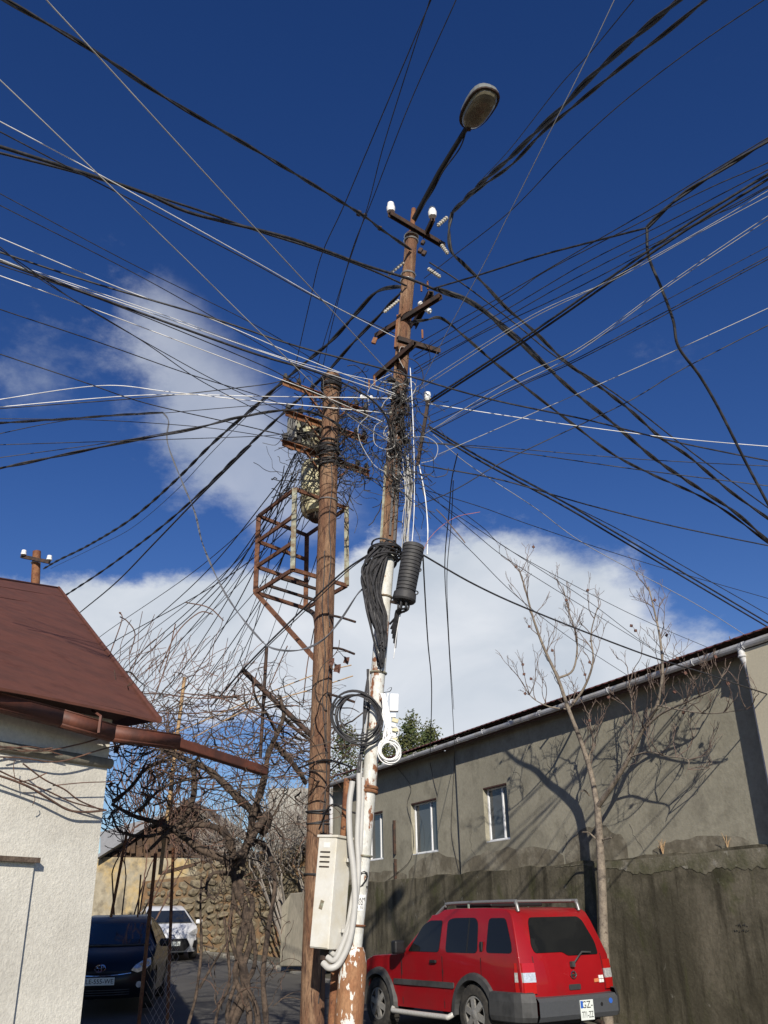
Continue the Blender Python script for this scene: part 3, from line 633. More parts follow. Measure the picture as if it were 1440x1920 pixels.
# ------------------------------------------------------------------ left rusty pole
YL = 9.6
lpb = at(581, 2050, YL); lpb.z = 0
def LPc(y): return at(622 - (y - 705) * 37 / 1195.0, y, YL)          # pole axis
lp = empty('utility_pole', lpb, 'rust-brown steel utility pole with wrapped cables, left of the pair', 'pole')
ys = [2050, 1800, 1500, 1200, 950, 800, 705]
pts = [lpb + Vector((0, 0, -.1))] + [LPc(y) for y in ys[1:]]
mb = MB(); mb.tube(pts, [.118, .115, .112, .109, .107, .106, .104], 20); mb.build('shaft', m_pole, lp, smooth=40)
LPr = .108
for (y0, kk, rr_) in ((712, 4, .012), (722, 3, .012), (832, 5, .012), (842, 3, .014), (858, 4, .012), (1520, 2, .010), (1540, 2, .009), (1640, 2, .009), (1430, 1, .007)):
    for j in range(kk):
        q = MB(); c = LPc(y0 + j * 5); ax = (Vector((rnd.uniform(-.18, .18), rnd.uniform(-.18, .18), 1))); n_ = 22; x = ax.orthogonal().normalized(); yv = ax.normalized().cross(x)
        q.ring(c, ax, LPr + rr_ * .8 + rnd.uniform(0, .01), rr_ * rnd.uniform(.6, 1)); q.build('cable_wrap', m_blackc, lp, smooth=40)
for y0 in (873, 940): q = MB(); q.ring(LPc(y0), (.05, 0, 1), LPr + .006, .008, squash=1); q.build('steel_band', m_silver, lp, smooth=40)
# loose cables running down the shaft
for k, (dx0, dx1, y0, y1) in enumerate(((6, 10, 880, 1180), (-4, 9, 1040, 1420), (12, 12, 1250, 1700), (14, 13, 1500, 1880))):
    q = MB(); pp = []
    for i in range(9):
        y = y0 + (y1 - y0) * i / 8; c = LPc(y); a = (dx0 + (dx1 - dx0) * i / 8 + 2.5 * math.sin(i * 1.7 + k)) / 19.0; pp.append(c + Vector((math.sin(a) * .118, -math.cos(a) * .118, 0)))
    q.tube(catmull(pp, 4), .006, 5); q.build('down_cable', m_blackc, lp)
# three tiers of crossarms with braces
for (xl, yl, xr, yr) in ((530, 712, 690, 771), (535, 769, 688, 822), (529, 825, 692, 884)):
    z = at((xl + xr) / 2, (yl + yr) / 2, YL + .17).z; a = atz(xl, yl, z); b_ = atz(xr, yr, z)
    q = MB(); q.bar(a, b_, .06, .012); q.bar(a + Vector((0, .024, -.035)), b_ + Vector((0, .024, -.035)), .010, .06); arm = q.build('crossarm', m_rust, lp)
    for t in (.22, .80):
        p = a.lerp(b_, t); q = MB(); q.bar(p, LPc((yl + yr) / 2 + 48) + Vector((0, .1, 0)), .035, .012); q.build('brace', m_rust, lp)
    for t in (.03, .18, .86, .97):
        p = a.lerp(b_, t); q = MB(); q.lathe(p, p + Vector((0, 0, .10)), [(0, .012), (.3, .012), (.32, .03), (.7, .032), (.75, .022), (1, .02)], 8); q.build('insulator_pin', m_tangle, arm, smooth=40)
    q = MB(); p = a.lerp(b_, .5)
    q.bar(p + Vector((0, -.02, .0)), p + Vector((.0, .3, 0)), .04, .03); q.build('clamp', m_rust, lp)

# cream drum and open meter box tied behind the pole
c0 = at(598, 872, YL + .42); c1 = at(598, 968, YL + .42)
dr = empty('cream_drum', c1, 'rounded cream metal housing behind the left pole above the cage', 'housing')
q = MB(); q.lathe(c1, c0, [(0, .15), (.03, .20), (.10, .225), (.5, .225), (.95, .225), (1, .20)], 18); q.build('body', m_cream, dr, smooth=40)
for t in (.2, .32): q = MB(); q.ring(c1.lerp(c0, t), (0, 0, 1), .228, .012); q.build('rib', m_cream, dr, smooth=40)
q = MB(); q.lathe(c1 + Vector((0, 0, -.06)), c1, [(0, .10), (.6, .14), (1, .15)], 14); q.build('bottom_socket', m_darksteel, dr, smooth=40)
c0 = at(576, 815, YL + .35); mbx = empty('meter_box', c0, 'battered grey box with open cream innards beside the crossarms', 'box')
rt = Matrix.Rotation(R(28), 3, 'Z')
q = MB(); q.box(c0, (.42, .22, .42), rt); q.build('case', m_cagegrey, mbx, bevel=.015)
r = random.Random(21)
for i in range(16):
    p = c0 + rt @ Vector((r.uniform(-.17, .17), -.125, r.uniform(-.17, .17))); q = MB(); q.box(p, (r.uniform(.03, .08), .04, r.uniform(.03, .09)), rt @ Matrix.Rotation(r.uniform(-.6, .6), 3, 'Y')); q.build('terminal', m_cream if i % 3 else m_black, mbx)
q = MB(); q.box(c0 + rt @ Vector((-.23, -.05, .02)), (.02, .28, .40), rt); q.build('door', m_blockc, mbx)

# rusty service cage hung on the pole
zc0 = at(549, 1068, YL - .12).z; zc1 = at(556, 917, YL - .12).z
cg = empty('service_cage', atz(549, 1068, zc0), 'rusty open steel service cage behind the left pole', 'cage')
bot = [atz(549, 1068, zc0), atz(479, 1111, zc0), atz(573, 1141, zc0), atz(650, 1098, zc0)]
top = [Vector((p.x, p.y, zc1)) for p in bot]
sz = .055
for i, (p, t_) in enumerate(zip(bot, top)): q = MB(); q.bar(p, t_, sz * (1.2 if i in (0, 2) else .9), sz); q.build('corner_post', m_cagegrey if i in (0, 3) else m_cagerust, cg)
def rails(i, j, zs, m_=m_cagerust, w=.045):
    for z in zs: q = MB(); q.bar(Vector((bot[i].x, bot[i].y, z)), Vector((bot[j].x, bot[j].y, z)), w * .6, w); q.build('rail', m_, cg)
hz = zc1 - zc0
rails(0, 1, [zc0, zc0 + hz * .33, zc0 + hz * .66, zc1]); rails(1, 2, [zc0, zc0 + hz * .33, zc0 + hz * .66, zc1]); rails(2, 3, [zc0, zc1]); rails(0, 3, [zc0, zc1])
for t in (.34, .67): q = MB(); q.bar(bot[0].lerp(bot[1], t), bot[3].lerp(bot[2], t), .03, .03); q.build('floor_bar', m_darksteel, cg)
q = MB(); q.bar(bot[1], LPc(1240) + Vector((-.06, .02, 0)), .045, .045); q.build('brace', m_cagerust, cg)
q = MB(); q.tube(catmull([bot[2], bot[2].lerp(LPc(1160), .5) + Vector((0, 0, -.02)), LPc(1178) + Vector((-.08, .06, 0))], 4), .03, 6); q.build('brace', m_darksteel, cg)

# ------------------------------------------------------------------ right pole, white below and rust above
YR = 8.8
def RPx(y): return 655 + (1900 - y) * (775 - 655) / 1500.0 + (3 if 900 < y < 1700 else 0)
def RPc(y): return at(RPx(y), y, YR)
rpb = RPc(2080); rpb.z = 0
rp = empty('utility_pole', rpb, 'leaning street pole, white painted below and rusty above, carrying lamp and cables', 'pole')
q = MB(); q.tube([rpb + Vector((0, 0, -.1)), RPc(1920), RPc(1810), RPc(1785), RPc(1775)], [.128, .125, .122, .10, .078], 20); q.build('base_pipe', m_rustbase, rp, smooth=40)
q = MB(); q.tube([RPc(1790), RPc(1600), RPc(1400), RPc(1200), RPc(1040)], [.066, .067, .070, .074, .077], 20); q.build('lower_shaft', m_paint, rp, smooth=40)
q = MB(); q.tube([RPc(1042), RPc(900), RPc(700), RPc(550), RPc(440)], [.086, .090, .085, .080, .076], 20); q.build('upper_shaft', m_pole, rp, smooth=40)
q = MB(); q.tube([RPc(442), RPc(392)], [.035, .03], 12); q.build('top_stub', m_rust, rp, smooth=40)
for y0 in (1735, 1605, 1370, 1262, 1120, 1034): q = MB(); q.ring(RPc(y0), (.09, 0, 1), .076 + (.006 if y0 < 1300 else 0), .010); q.build('joint_ring', m_rust if y0 in (1735, 1034) else m_cagegrey, rp, smooth=40)
for y0 in (1485, 1478): q = MB(); q.ring(RPc(y0), (.09, .1, 1), .078, .016); q.build('rust_clamp', m_rust, rp, smooth=40)
for y0 in (516, 528, 444, 452): q = MB(); q.ring(RPc(y0), (.09, 0, 1), .084, .012); q.build('steel_band', m_silver, rp, smooth=40)
# strips and channels strapped along the upper shaft
for (dx, y0, y1, m_, w) in ((-14, 600, 660, m_rust, .05), (-10, 560, 720, m_pole, .05), (-13, 880, 1030, m_cagegrey, .018), (2, 830, 1010, m_blackc, .035), (10, 850, 1020, m_blackc, .03), (-8, 760, 900, m_darksteel, .03), (-2, 760, 900, m_darksteel, .03)):
    q = MB(); q.bar(RPc(y0) + Vector((dx * .0061, -.085, 0)), RPc(y1) + Vector((dx * .0061, -.085, 0)), w, .025); q.build('strap_channel', m_, rp)
# digit stencilled on the shaft and a paper notice wrapped round it
def on_shaft(y, ang, rad): c = RPc(y); return c + Vector((math.sin(ang) * rad, -math.cos(ang) * rad, 0))
up_ = (RPc(1600) - RPc(1700)).normalized()
def shaft_text(body, size, y, ang):
    tm = text_mb(body, size, (0, 0, 0), (1, 0, 0), (0, 1, 0)); c = RPc(y)
    for i, v in enumerate(tm.v):
        a = ang + v.x / .07; tm.v[i] = c + up_ * v.y + Vector((math.sin(a) * .0705, -math.cos(a) * .0705, 0))
    return tm
o = shaft_text('2', .21, 1652, .42).build('stencil_digit', m_ink, rp)
nt_ = MB()
for i in range(8):
    a0, a1 = -1.15 + i * .25, -1.15 + (i + 1) * .25
    nt_.face([on_shaft(1708, a0, .0712), on_shaft(1708, a1, .0712), on_shaft(1678, a1, .0712), on_shaft(1678, a0, .0712)])
pn_ = nt_.build('paper_notice', m_paper, rp)
for (b__, s_, y) in (('SAM', .042, 1687), ('02', .042, 1694), ('80 10', .036, 1702)):
    tm = shaft_text(b__, s_, y, .15)
    for i, v in enumerate(tm.v):
        c = RPc(y); d = v - c; d.z = 0; tm.v[i] = v + d.normalized() * .0025
    tm.build('notice_text', m_ink, pn_)

# crossarms of the right pole
def channel(p, q_, w=.06):
    m_ = MB(); m_.bar(p, q_, w, .014); d = (q_ - p).normalized(); s_ = d.cross(Vector((0, 0, 1))).normalized() * (w / 2 - .006)
    m_.bar(p + s_ + Vector((0, 0, -.028)), q_ + s_ + Vector((0, 0, -.028)), .011, .05); m_.bar(p - s_ + Vector((0, 0, -.028)), q_ - s_ + Vector((0, 0, -.028)), .011, .05); return m_
def arm(x0, y0, x1, y1, dY=-.1, w=.06, mat=None):
    z = at((x0 + x1) / 2, (y0 + y1) / 2, YR + dY).z; return channel(atz(x0, y0, z), atz(x1, y1, z), w).build('crossarm', mat or m_darksteel, rp)
arm(730, 398, 832, 458, -.1); arm(796, 442, 812, 408, -.1, .05); arm(705, 628, 826, 552, -.12); arm(775, 610, 808, 546, .14, .07); arm(703, 706, 778, 640, -.12); arm(745, 632, 824, 656, -.1, .05)
q = MB(); q.bar(at(803, 752, YR - .05), at(783, 872, YR - .02), .035, .035); q.build('insulator_strut', m_darksteel, rp)
q = MB(); q.bar(at(704, 634, YR - .1), at(700, 644, YR - .1), .03, .05); q.build('bolt_end', m_rust, rp)
for (x, y) in ((702, 715), (692, 722), (792, 628), (802, 536), (790, 540)): q = MB(); p = at(x, y, YR - .1); q.tube([p + Vector((0, 0, -.05)), p + Vector((0, 0, .07))], .012, 6); q.build('bolt', m_rust, rp)
for (x, y, s_) in ((733, 397, 1), (811, 406, 1)):
    c = at(x, y, YR - .12); q = MB(); q.lathe(c, c + Vector((0, 0, .15 * s_)), [(0, .05), (.25, .056), (.45, .056), (.5, .042), (.6, .048), (.9, .042), (1, .015)], 14); q.build('pin_insulator', m_porc, rp, smooth=40)
c = at(802, 752, YR - .06); q = MB(); q.lathe(c, c + Vector((0, 0, .12)), [(0, .03), (.2, .045), (.4, .03), (.6, .042), (.9, .035), (1, .01)], 10); q.build('pin_insulator', m_porc, rp, smooth=40)
def tension(x0, y0, x1, y1, Y, n=6, rad=.026, m_=m_bead):
    a = at(x0, y0, Y); b_ = at(x1, y1, Y - .05); q = MB(); prof = []
    for i in range(n): t = i / n; prof += [(t, .010), (t + .15 / n, rad), (t + .6 / n, rad), (t + .75 / n, .010)]
    prof.append((1, .008)); q.lathe(a, b_, prof, 8); q.build('tension_insulator', m_, rp, smooth=40)
tension(757, 492, 728, 516, YR - .05, 6, .02); tension(748, 563, 720, 586, YR - .05, 7, .02); tension(803, 504, 826, 520, YR - .1, 6, .024); tension(786, 568, 808, 586, YR - .1, 5, .034, m_porc); tension(838, 408, 820, 424, YR - .1, 5, .026); tension(828, 460, 840, 476, YR - .1, 5, .024); tension(676, 744, 700, 746, YR - .1, 4, .026, m_porc)
for (x, y, s_) in ((673, 400, .05), (684, 405, .045), (712, 428, .04), (788, 470, .05), (793, 455, .045), (795, 475, .05)):
    q = MB(); c = at(x, y, YR - .2); q.box(c, (s_, s_, s_ * 1.3), Matrix.Rotation(.5, 3, 'Y')); q.build('cable_clamp', m_darksteel, rp, bevel=.008)

# street lamp on the pole top
la = RPc(402); lb = at(876, 238, 7.75); lc = at(917, 172, 7.25)
sl_ = empty('street_lamp', la, 'old street lamp with yellowed oval lens on a long black arm', 'street lamp')
q = MB(); q.tube([la + Vector((0, 0, -.1)), la.lerp(lb, .5), lb], [.034, .032, .030], 12); q.build('arm', m_black, sl_, smooth=40)
q = MB(); q.tube(catmull([la.lerp(lb, .02) + Vector((.04, 0, -.02)), la.lerp(lb, .3) + Vector((.05, 0, -.03)), la.lerp(lb, .55) + Vector((.015, 0, -.05)), la.lerp(lb, .8) + Vector((.05, 0, -.04)), lb], 5), .009, 5); q.build('supply_cable', m_blackc, sl_)
ax = (lc - lb); Lh = ax.length * 1.0; ax.normalize(); side = ax.cross(Vector((0, 0, 1))).normalized(); upv = side.cross(ax).normalized()
def lamp_shell(name, mat, z0, z1, grow, n=20):
    q = MB(); rings = []
    for k in range(6):
        f = k / 5; s_ = math.cos(f * math.pi / 2 * .93) ** .55; ringp = []
        for i in range(n):
            a = 2 * math.pi * i / n; ca, sa = math.cos(a), math.sin(a)
            u = (abs(ca) ** .75 * (1 if ca > 0 else -1)) * (Lh * .53 + grow) * s_; v = (abs(sa) ** .8 * (1 if sa > 0 else -1)) * (.155 + grow) * s_ * (1 + .1 * ca)
            ringp.append(lb.lerp(lc, .53) + ax * u + side * v + upv * (z0 + (z1 - z0) * math.sin(f * math.pi / 2)))
        rings.append(ringp)
    for a, b_ in zip(rings, rings[1:]):
        for i in range(n): j = (i + 1) % n; q.face([a[i], a[j], b_[j], b_[i]])
    q.face(rings[-1]); bm = q.build(name, mat, sl_, smooth=60); return bm
lamp_shell('housing', m_lamph, 0.0, .16, .022); lamp_shell('lens', m_lens, -.004, -.085, 0)
q = MB(); n = 24; cc0 = lb.lerp(lc, .53)
q.tube([cc0 + ax * ((abs(math.cos(a)) ** .75 * (1 if math.cos(a) > 0 else -1)) * (Lh * .53 + .012)) + side * ((abs(math.sin(a)) ** .8 * (1 if math.sin(a) > 0 else -1)) * .168 * (1 + .1 * math.cos(a))) for a in [2 * math.pi * i / n for i in range(n + 1)]], .016, 6, False); q.build('rim', m_darksteel, sl_, smooth=40)
q = MB(); q.box(lb + ax * .03 - upv * .05, (.05, .05, .05)); q.build('latch', m_darksteel, sl_)

# ------------------------------------------------------------------ cabinet, its post, conduits
ps = MB(); pa = at(612, 2050, 9.05); pa.z = 0; ps.tube([pa, at(630, 1790, 9.05), at(652, 1460, 9.05)], .038, 10)
tag(ps.build('steel_post', m_rust, smooth=40), 'thin rusty steel post behind the white cabinet', 'post')
cbx = at(605, 1778, 8.75); cab = empty('service_cabinet', cbx, 'tall white metal service cabinet leaning between the poles', 'cabinet')
axu = (at(622, 1570, 8.75) - at(605, 1779, 8.75)); Hc = axu.length; axu.normalize()
fx = Vector((math.cos(R(-33)), math.sin(R(-33)), 0)); fx = (fx - axu * fx.dot(axu)).normalized(); fy = axu.cross(fx)
rm_ = Matrix((fx, fy, axu)).transposed()
cc1 = at(613, 1779, 8.83) + axu * Hc / 2; Wc, Dc = .205, .235
q = MB(); q.box(cc1, (Wc, Dc, Hc), rm_); body = q.build('case', m_cab, cab, bevel=.006)
q = MB(); q.box(cc1 + axu * (Hc / 2 + .008), (Wc + .03, Dc + .03, .022), rm_); q.build('lid', m_cab, cab, bevel=.004)
q = MB(); q.box(cc1 - fy * (Dc / 2 + .004) , (Wc - .012, .010, Hc - .02), rm_); door = q.build('door', m_cab, cab, bevel=.003)
for i in range(4): q = MB(); q.box(cc1 + axu * (Hc / 2 - .13 - i * .042) - fy * (Dc / 2 + .012) - fx * .01, (.11, .008, .010), rm_ @ Matrix.Rotation(.5, 3, 'X')); q.build('vent_slot', m_darksteel, door)
q = MB(); q.box(cc1 + axu * (Hc / 2 - .07) - fy * (Dc / 2 + .010), (.07, .003, .045), rm_); q.build('sticker', m_paper, door)
q = MB(); q.box(cc1 - axu * .11 - fy * (Dc / 2 + .010) - fx * .005, (.04, .003, .075), rm_ @ Matrix.Rotation(.25, 3, 'Y')); q.build('lock_plate', m_cagegrey, door)
for dz in (.36, -.40): q = MB(); q.bar(cc1 + axu * dz * (Hc / 2 / .6) + fx * .12 + fy * .03, cc1 + axu * dz * (Hc / 2 / .6) + fx * .24 + fy * .16, .05, .03); q.build('bracket', m_cond, cab)
q = MB(); q.tube([cc1 - axu * (Hc / 2 + .0) + fy * .02 - fx * .03, cc1 - axu * (Hc / 2 + .09) + fy * .02 - fx * .03], .05, 12); q.build('cable_gland', m_darksteel, cab, smooth=40)
for i, pts in enumerate([[(606, 1806), (618, 1815), (636, 1806), (655, 1765), (665, 1700), (664, 1640), (656, 1570), (655, 1510), (661, 1465)], [(614, 1795), (628, 1800), (645, 1765), (662, 1715), (672, 1640), (670, 1570), (673, 1500), (673, 1450)], [(620, 1785), (632, 1788), (650, 1745), (660, 1690), (674, 1610), (678, 1540), (681, 1458)]]):
    q = MB(); q.tube(catmull([at(x, y, 8.68 + .03 * i + (.05 if j == 0 else 0)) for j, (x, y) in enumerate(pts)], 5), .028 - .003 * i, 10)
    tag(q.build('conduit', m_cond, smooth=50), ['grey corrugated conduit looping lowest under the cabinet, leftmost of three', 'middle grey conduit curving from cabinet up the white pole', 'rightmost grey conduit hugging the white pole'][i], 'conduit', 'grey conduits up the white pole')
# black splice closure
a = at(776, 1022, 8.5); b_ = at(757, 1128, 8.5); sc = empty('splice_closure', b_, 'black ribbed splice closure hanging beside the right pole', 'closure')
q = MB(); prof = [(0, .03), (.0, .098)]; KS = 1.14
for i in range(13): t = .02 + i * .062; k_ = .098 - .012 * t; prof += [(t, k_), (t + .05, k_), (t + .052, k_ - .008), (t + .06, k_ - .008)]
q.lathe(a, b_, [(0, .02), (.001, .085), (.01, .095)] + prof[2:] + [(.84, .086), (.86, .10), (.97, .105), (1.0, .095), (1.01, .03)], 20); q.v = [(lambda t: a.lerp(b_, t) + (v - a.lerp(b_, t)) * KS)((v - a).dot(b_ - a) / (b_ - a).length_squared) for v in q.v]; q.build('dome', m_closure, sc, smooth=30)
r = random.Random(2)
for i in range(6):
    an = i * 1.05; p = b_ + Vector((math.cos(an) * .05, math.sin(an) * .05, 0)); q = MB()
    q.tube(catmull([p + Vector((0, 0, .03)), p + Vector((-.01, 0, -.08)), p.lerp(at(738, 1165, 8.6), .6), at(731 + i * 2, 1170 + i * 9, 8.7)], 4), .012, 6); q.build('cable_tail', m_blackc, sc)
for (t, dx) in ((.25, .1), (.45, .1), (.85, .11)): q = MB(); q.ring(a.lerp(b_, t) + Vector((dx, 0, 0)), (0, 1, 0), .018, .007, 10); q.build('clip', m_black, sc)
q = MB(); q.bar(b_ + Vector((0, .03, -.02)), RPc(1128) + Vector((.07, 0, 0)), .05, .03); q.build('mount', m_darksteel, sc)
# coil of spare black cable tied to the pole
cx = at(672, 1344, 8.62); coil = empty('cable_coil', cx, 'round coil of spare black cable hung on the white pole', 'coil')
for i in range(6):
    q = MB(); q.ring(cx + Vector((r.uniform(-.03, .03), r.uniform(-.02, .03), r.uniform(-.03, .03))), (r.uniform(-.25, .25), 1, r.uniform(-.1, .12)), .215 + r.uniform(-.035, .02), .009, 36, 6, squash=r.uniform(1.0, 1.2)); q.build('loop', m_blackc, coil, smooth=50)
# white wires gathered at a terminal box
tb = at(737, 1340, 8.72); tbo = empty('terminal_box', tb, 'open cream terminal box with gathered white wires on the pole', 'terminal box')
q = MB(); q.box(at(739, 1318, 8.75), (.085, .07, .17), Matrix.Rotation(.05, 3, 'Y')); q.build('case', m_cream if False else m_pvc, tbo, bevel=.006)
for i in range(7): q = MB(); q.box(at(736 + (i % 2) * 5, 1342 + i * 9, 8.72), (.06, .04, .035), Matrix.Rotation(r.uniform(-.3, .3), 3, 'Y')); q.build('connector', m_cream if i % 2 else m_pvc, tbo)
for i in range(16):
    x0 = 716 + r.uniform(-4, 14); q = MB()
    q.tube(catmull([at(x0, 1300, 8.66), at(722 + r.uniform(-6, 10), 1340, 8.64), at(720 + r.uniform(-2, 16), 1375, 8.62), at(716 + r.uniform(-4, 8), 1395, 8.64), at(708, 1402, 8.7)], 4), .0045, 5); q.build('white_wire', m_whitec, tbo)
wc = at(730, 1408, 8.65); wco = empty('white_wire_coil', wc, 'small coil of white wire hanging below the terminal box', 'coil')
for i in range(7): q = MB(); q.ring(wc + Vector((r.uniform(-.015, .015), 0, r.uniform(-.02, .02))), (r.uniform(-.2, .2), 1, r.uniform(-.2, .2)), .095 + r.uniform(-.02, .015), .006, 26, 5, squash=1.1); q.build('loop', m_whitec, wco, smooth=50)
q = MB(); q.ring(at(737, 1372, 8.63), (0, 1, .1), .055, .005, 20, 5); q.build('small_loop', m_whitec, wco)
# thick sheaf of black cables strapped round the pole
bu = empty('cable_sheaf', RPc(1240), 'thick sheaf of black cables bound round the white pole', 'cables')
for i in range(38):
    x0 = r.uniform(-34, 16); q = MB(); dy = r.uniform(-14, 14)
    e_ = r.uniform(.72, 1.0); jj = lambda k: r.uniform(-k, k)
    ys_ = [1026 + dy, 1026 + (1075 - 1026) * e_ + dy, 1026 + 104 * e_ + dy, 1026 + 154 * e_ + dy, 1026 + 206 * e_ + dy, 1026 + 230 * e_ + dy]
    pp = [at(RPx(y_) + o_ + x0 * k_ + jj(4), y_, YR - .115 + jj(.045)) for y_, o_, k_ in zip(ys_, (0, -18, -16, -2, 6, 6), (.3, .75, .5, .6, .3, .15))]
    q.tube(catmull(pp, 5), r.uniform(.008, .014), 6); q.build('strand', m_blackc, bu, smooth=50)
for i in range(12):
    q = MB(); yy = 1040 + r.uniform(-12, 22); q.ring(RPc(yy) + Vector((-.03 + r.uniform(-.03, .03), 0, 0)), (r.uniform(-.35, .35), r.uniform(-.3, .5), 1), .12 + r.uniform(0, .05), .010, 26, 6); q.build('loop', m_blackc, bu, smooth=50)
for i in range(7):
    q = MB(); pp = [at(690 + r.uniform(-3, 6), 1255, YR - .02), at(686 + r.uniform(-6, 8), 1310, YR - .05), at(680 + r.uniform(-6, 8), 1380, YR - .05), at(672 + r.uniform(-5, 6), 1430, YR - .06), at(664 + r.uniform(-4, 14), 1460, YR - .08)]
    q.tube(catmull(pp, 5), r.uniform(.008, .013), 6); q.build('strand', m_blackc if i < 5 else m_cond, bu, smooth=50)
# fittings and cable tails heaped at mid height of the right pole
fh = empty('fitting_cluster', RPc(770), 'cluster of black junction fittings and loops halfway up the right pole', 'fittings')
for i in range(44):
    q = MB(); c = at(RPx(770) + r.uniform(-14, 20), 770 + r.uniform(-60, 70), YR - .1 + r.uniform(-.05, .08)); q.box(c, (r.uniform(.03, .08), r.uniform(.03, .06), r.uniform(.03, .09)), Matrix.Rotation(r.uniform(-1, 1), 3, (r.random(), r.random(), r.random()))); q.build('fitting', (m_black, m_black, m_darksteel, m_blackc, m_bead)[i % 5], fh, bevel=.005)
for i in range(40):
    q = MB(); c = at(RPx(800) + r.uniform(-8, 16), r.uniform(715, 920), YR - .1); q.ring(c, (r.uniform(-.6, .6), 1, r.uniform(-.8, .8)), r.uniform(.05, .16), .005, 22, 5, squash=r.uniform(.7, 1.3)); q.build('wire_loop', (m_blackc, m_blackc, m_tangle, m_blackc, m_greyc)[i % 5], fh)
for i, pts in enumerate([[(735, 700), (705, 715), (690, 735), (692, 760)], [(690, 780), (672, 800), (676, 830), (700, 870), (722, 885)], [(722, 787), (703, 800), (702, 830), (720, 842), (738, 838), (745, 815)], [(735, 742), (722, 752), (715, 765)], [(770, 820), (800, 820), (820, 835), (815, 860), (790, 868)], [(757, 690), (748, 670), (752, 650), (765, 655)], [(735, 728), (755, 720), (772, 727)]]):
    q = MB(); q.tube(catmull([at(x, y, YR - .22) for x, y in pts], 6), .0038, 5); q.build('white_loop', m_greyc, fh)
for i in range(22):
    x0 = 752 + r.uniform(0, 26); q = MB(); y0 = r.uniform(850, 890); y1 = r.uniform(980, 1120)
    q.tube(catmull([at(x0 + r.uniform(-4, 8), y0, YR - .18), at(765 + r.uniform(-5, 8), y0 + (y1 - y0) * .3, YR - .2), at(760 + r.uniform(-4, 8), y0 + (y1 - y0) * .65, YR - .2), at(758 + r.uniform(-6, 8), y1, YR - .2)], 5), .004, 5); q.build('hanging_wire', m_greyc if i % 2 else m_blackc, fh)
# tangle of thin wires about the left pole's arms
tg = MB()
for i in range(270):
    c = LPc(r.uniform(735, 900)) + Vector((r.uniform(-.42, .42), r.uniform(-.1, .45), 0)); pp = [c]
    d = Vector((r.uniform(-1, 1), r.uniform(-1, 1), r.uniform(-.6, .6)))
    for j in range(8):
        d += Vector((r.uniform(-.8, .8), r.uniform(-.8, .8), r.uniform(-.8, .8))); d.normalize(); c = c + d * .09; pp.append(c)
    tg.tube(catmull(pp, 2), r.choice((.003, .004, .006)), 4, False)
tag(tg.build('wire_tangle', m_tangle), 'tangle of thin dark wires round the crossarms of the left pole', 'wire', kind='stuff')
tg = MB()
for i in range(150):
    y = r.uniform(700, 930); c = at(RPx(y) + r.uniform(-10, 34), y, YR - .12 + r.uniform(-.1, .1)); pp = [c]; d = Vector((r.uniform(-.6, .6), r.uniform(-.5, .5), r.uniform(-1, .4)))
    for j in range(8):
        d += Vector((r.uniform(-.7, .7), r.uniform(-.7, .7), r.uniform(-.8, .6))); d.normalize(); c = c + d * .075; pp.append(c)
    tg.tube(catmull(pp, 2), r.choice((.003, .004, .005)), 4, False)
tag(tg.build('wire_tangle', m_tangle), 'tangle of loose dark wires and ends halfway up the right pole', 'wire', kind='stuff')
# ------------------------------------------------------------------ overhead cables
def spec(s, x, y):
    if isinstance(s, str): r_ = ray(x, y); return max(1.5, (float(s[1:]) - 1.6) * r_.y / r_.z)
    return s
def cable_pts(pts, s0, s1, n=10):
    y0 = spec(s0, *pts[0]); y1 = spec(s1, *pts[-1])
    p2 = catmull([Vector((x, y, 0)) for x, y in pts], n); L_ = [0.0]
    for a, b_ in zip(p2, p2[1:]): L_.append(L_[-1] + (b_ - a).length)
    return [at(p.x, p.y, 1 / ((1 - l / L_[-1]) / y0 + (l / L_[-1]) / y1)) for p, l in zip(p2, L_)]
def resample(pts, step):
    out = [pts[0]]; acc = 0
    for a, b_ in zip(pts, pts[1:]):
        d = (b_ - a).length; k = max(1, int(round(d / step)))
        for i in range(1, k + 1): out.append(a.lerp(b_, i / k))
    return out
def cable(label, pts, s0=9.0, s1='z7.4', r=.006, mat=None, twist=False, name='overhead_cable', cat='cable', group=None):
    r *= .8 if mat in (m_whitec, m_greyc) else 1; P_ = cable_pts(pts, s0, s1); mb = MB(); mat = mat or m_blackc
    if twist:
        P_ = resample(P_, .035); ph = 0
        for k in range(2):
            q = []; x = (P_[1] - P_[0]).orthogonal().normalized()
            for i, p in enumerate(P_):
                d = (P_[min(i + 1, len(P_) - 1)] - P_[max(i - 1, 0)]).normalized(); x = (x - d * x.dot(d)).normalized(); y = d.cross(x)
                a = i * .035 * 2 * math.pi / 1.05 + k * math.pi + .8 * math.sin(i * .05); q.append(p + (x * math.cos(a) + y * math.sin(a)) * r * .55)
            mb.tube(q, r * .62, 5)
    else: mb.tube(P_, r, 6)
    o = mb.build(name, mat, smooth=60); tag(o, label, cat, group); return o
T = True; W_ = m_whitec; G_ = m_greyc
S = 'service_wire'
cable('thick black cable from the top left corner to the lamp pole top', [(-60, -40), (10, 0), (175, 95), (305, 180), (480, 282), (668, 396), (712, 428), (770, 468)], 'z7.6', 8.7, .017, twist=T)
cable('pale wire from the top edge left of centre to the pole middle', [(40, -55), (87, 0), (180, 101), (453, 400), (620, 580), (742, 712)], 'z7.2', 8.7, .006, G_, name=S, cat='wire')
cable('pale wire from the left edge, steepest, ending at the pole fittings', [(-60, 95), (0, 150), (180, 323), (340, 478), (505, 640), (640, 768), (745, 838)], 'z7.0', 8.7, .006, G_, name=S, cat='wire')
cable('white wire from the left edge to the upper rusty shaft', [(-60, 197), (0, 228), (180, 324), (460, 480), (600, 560), (744, 634)], 'z7.2', 8.72, .006, W_, name=S, cat='wire')
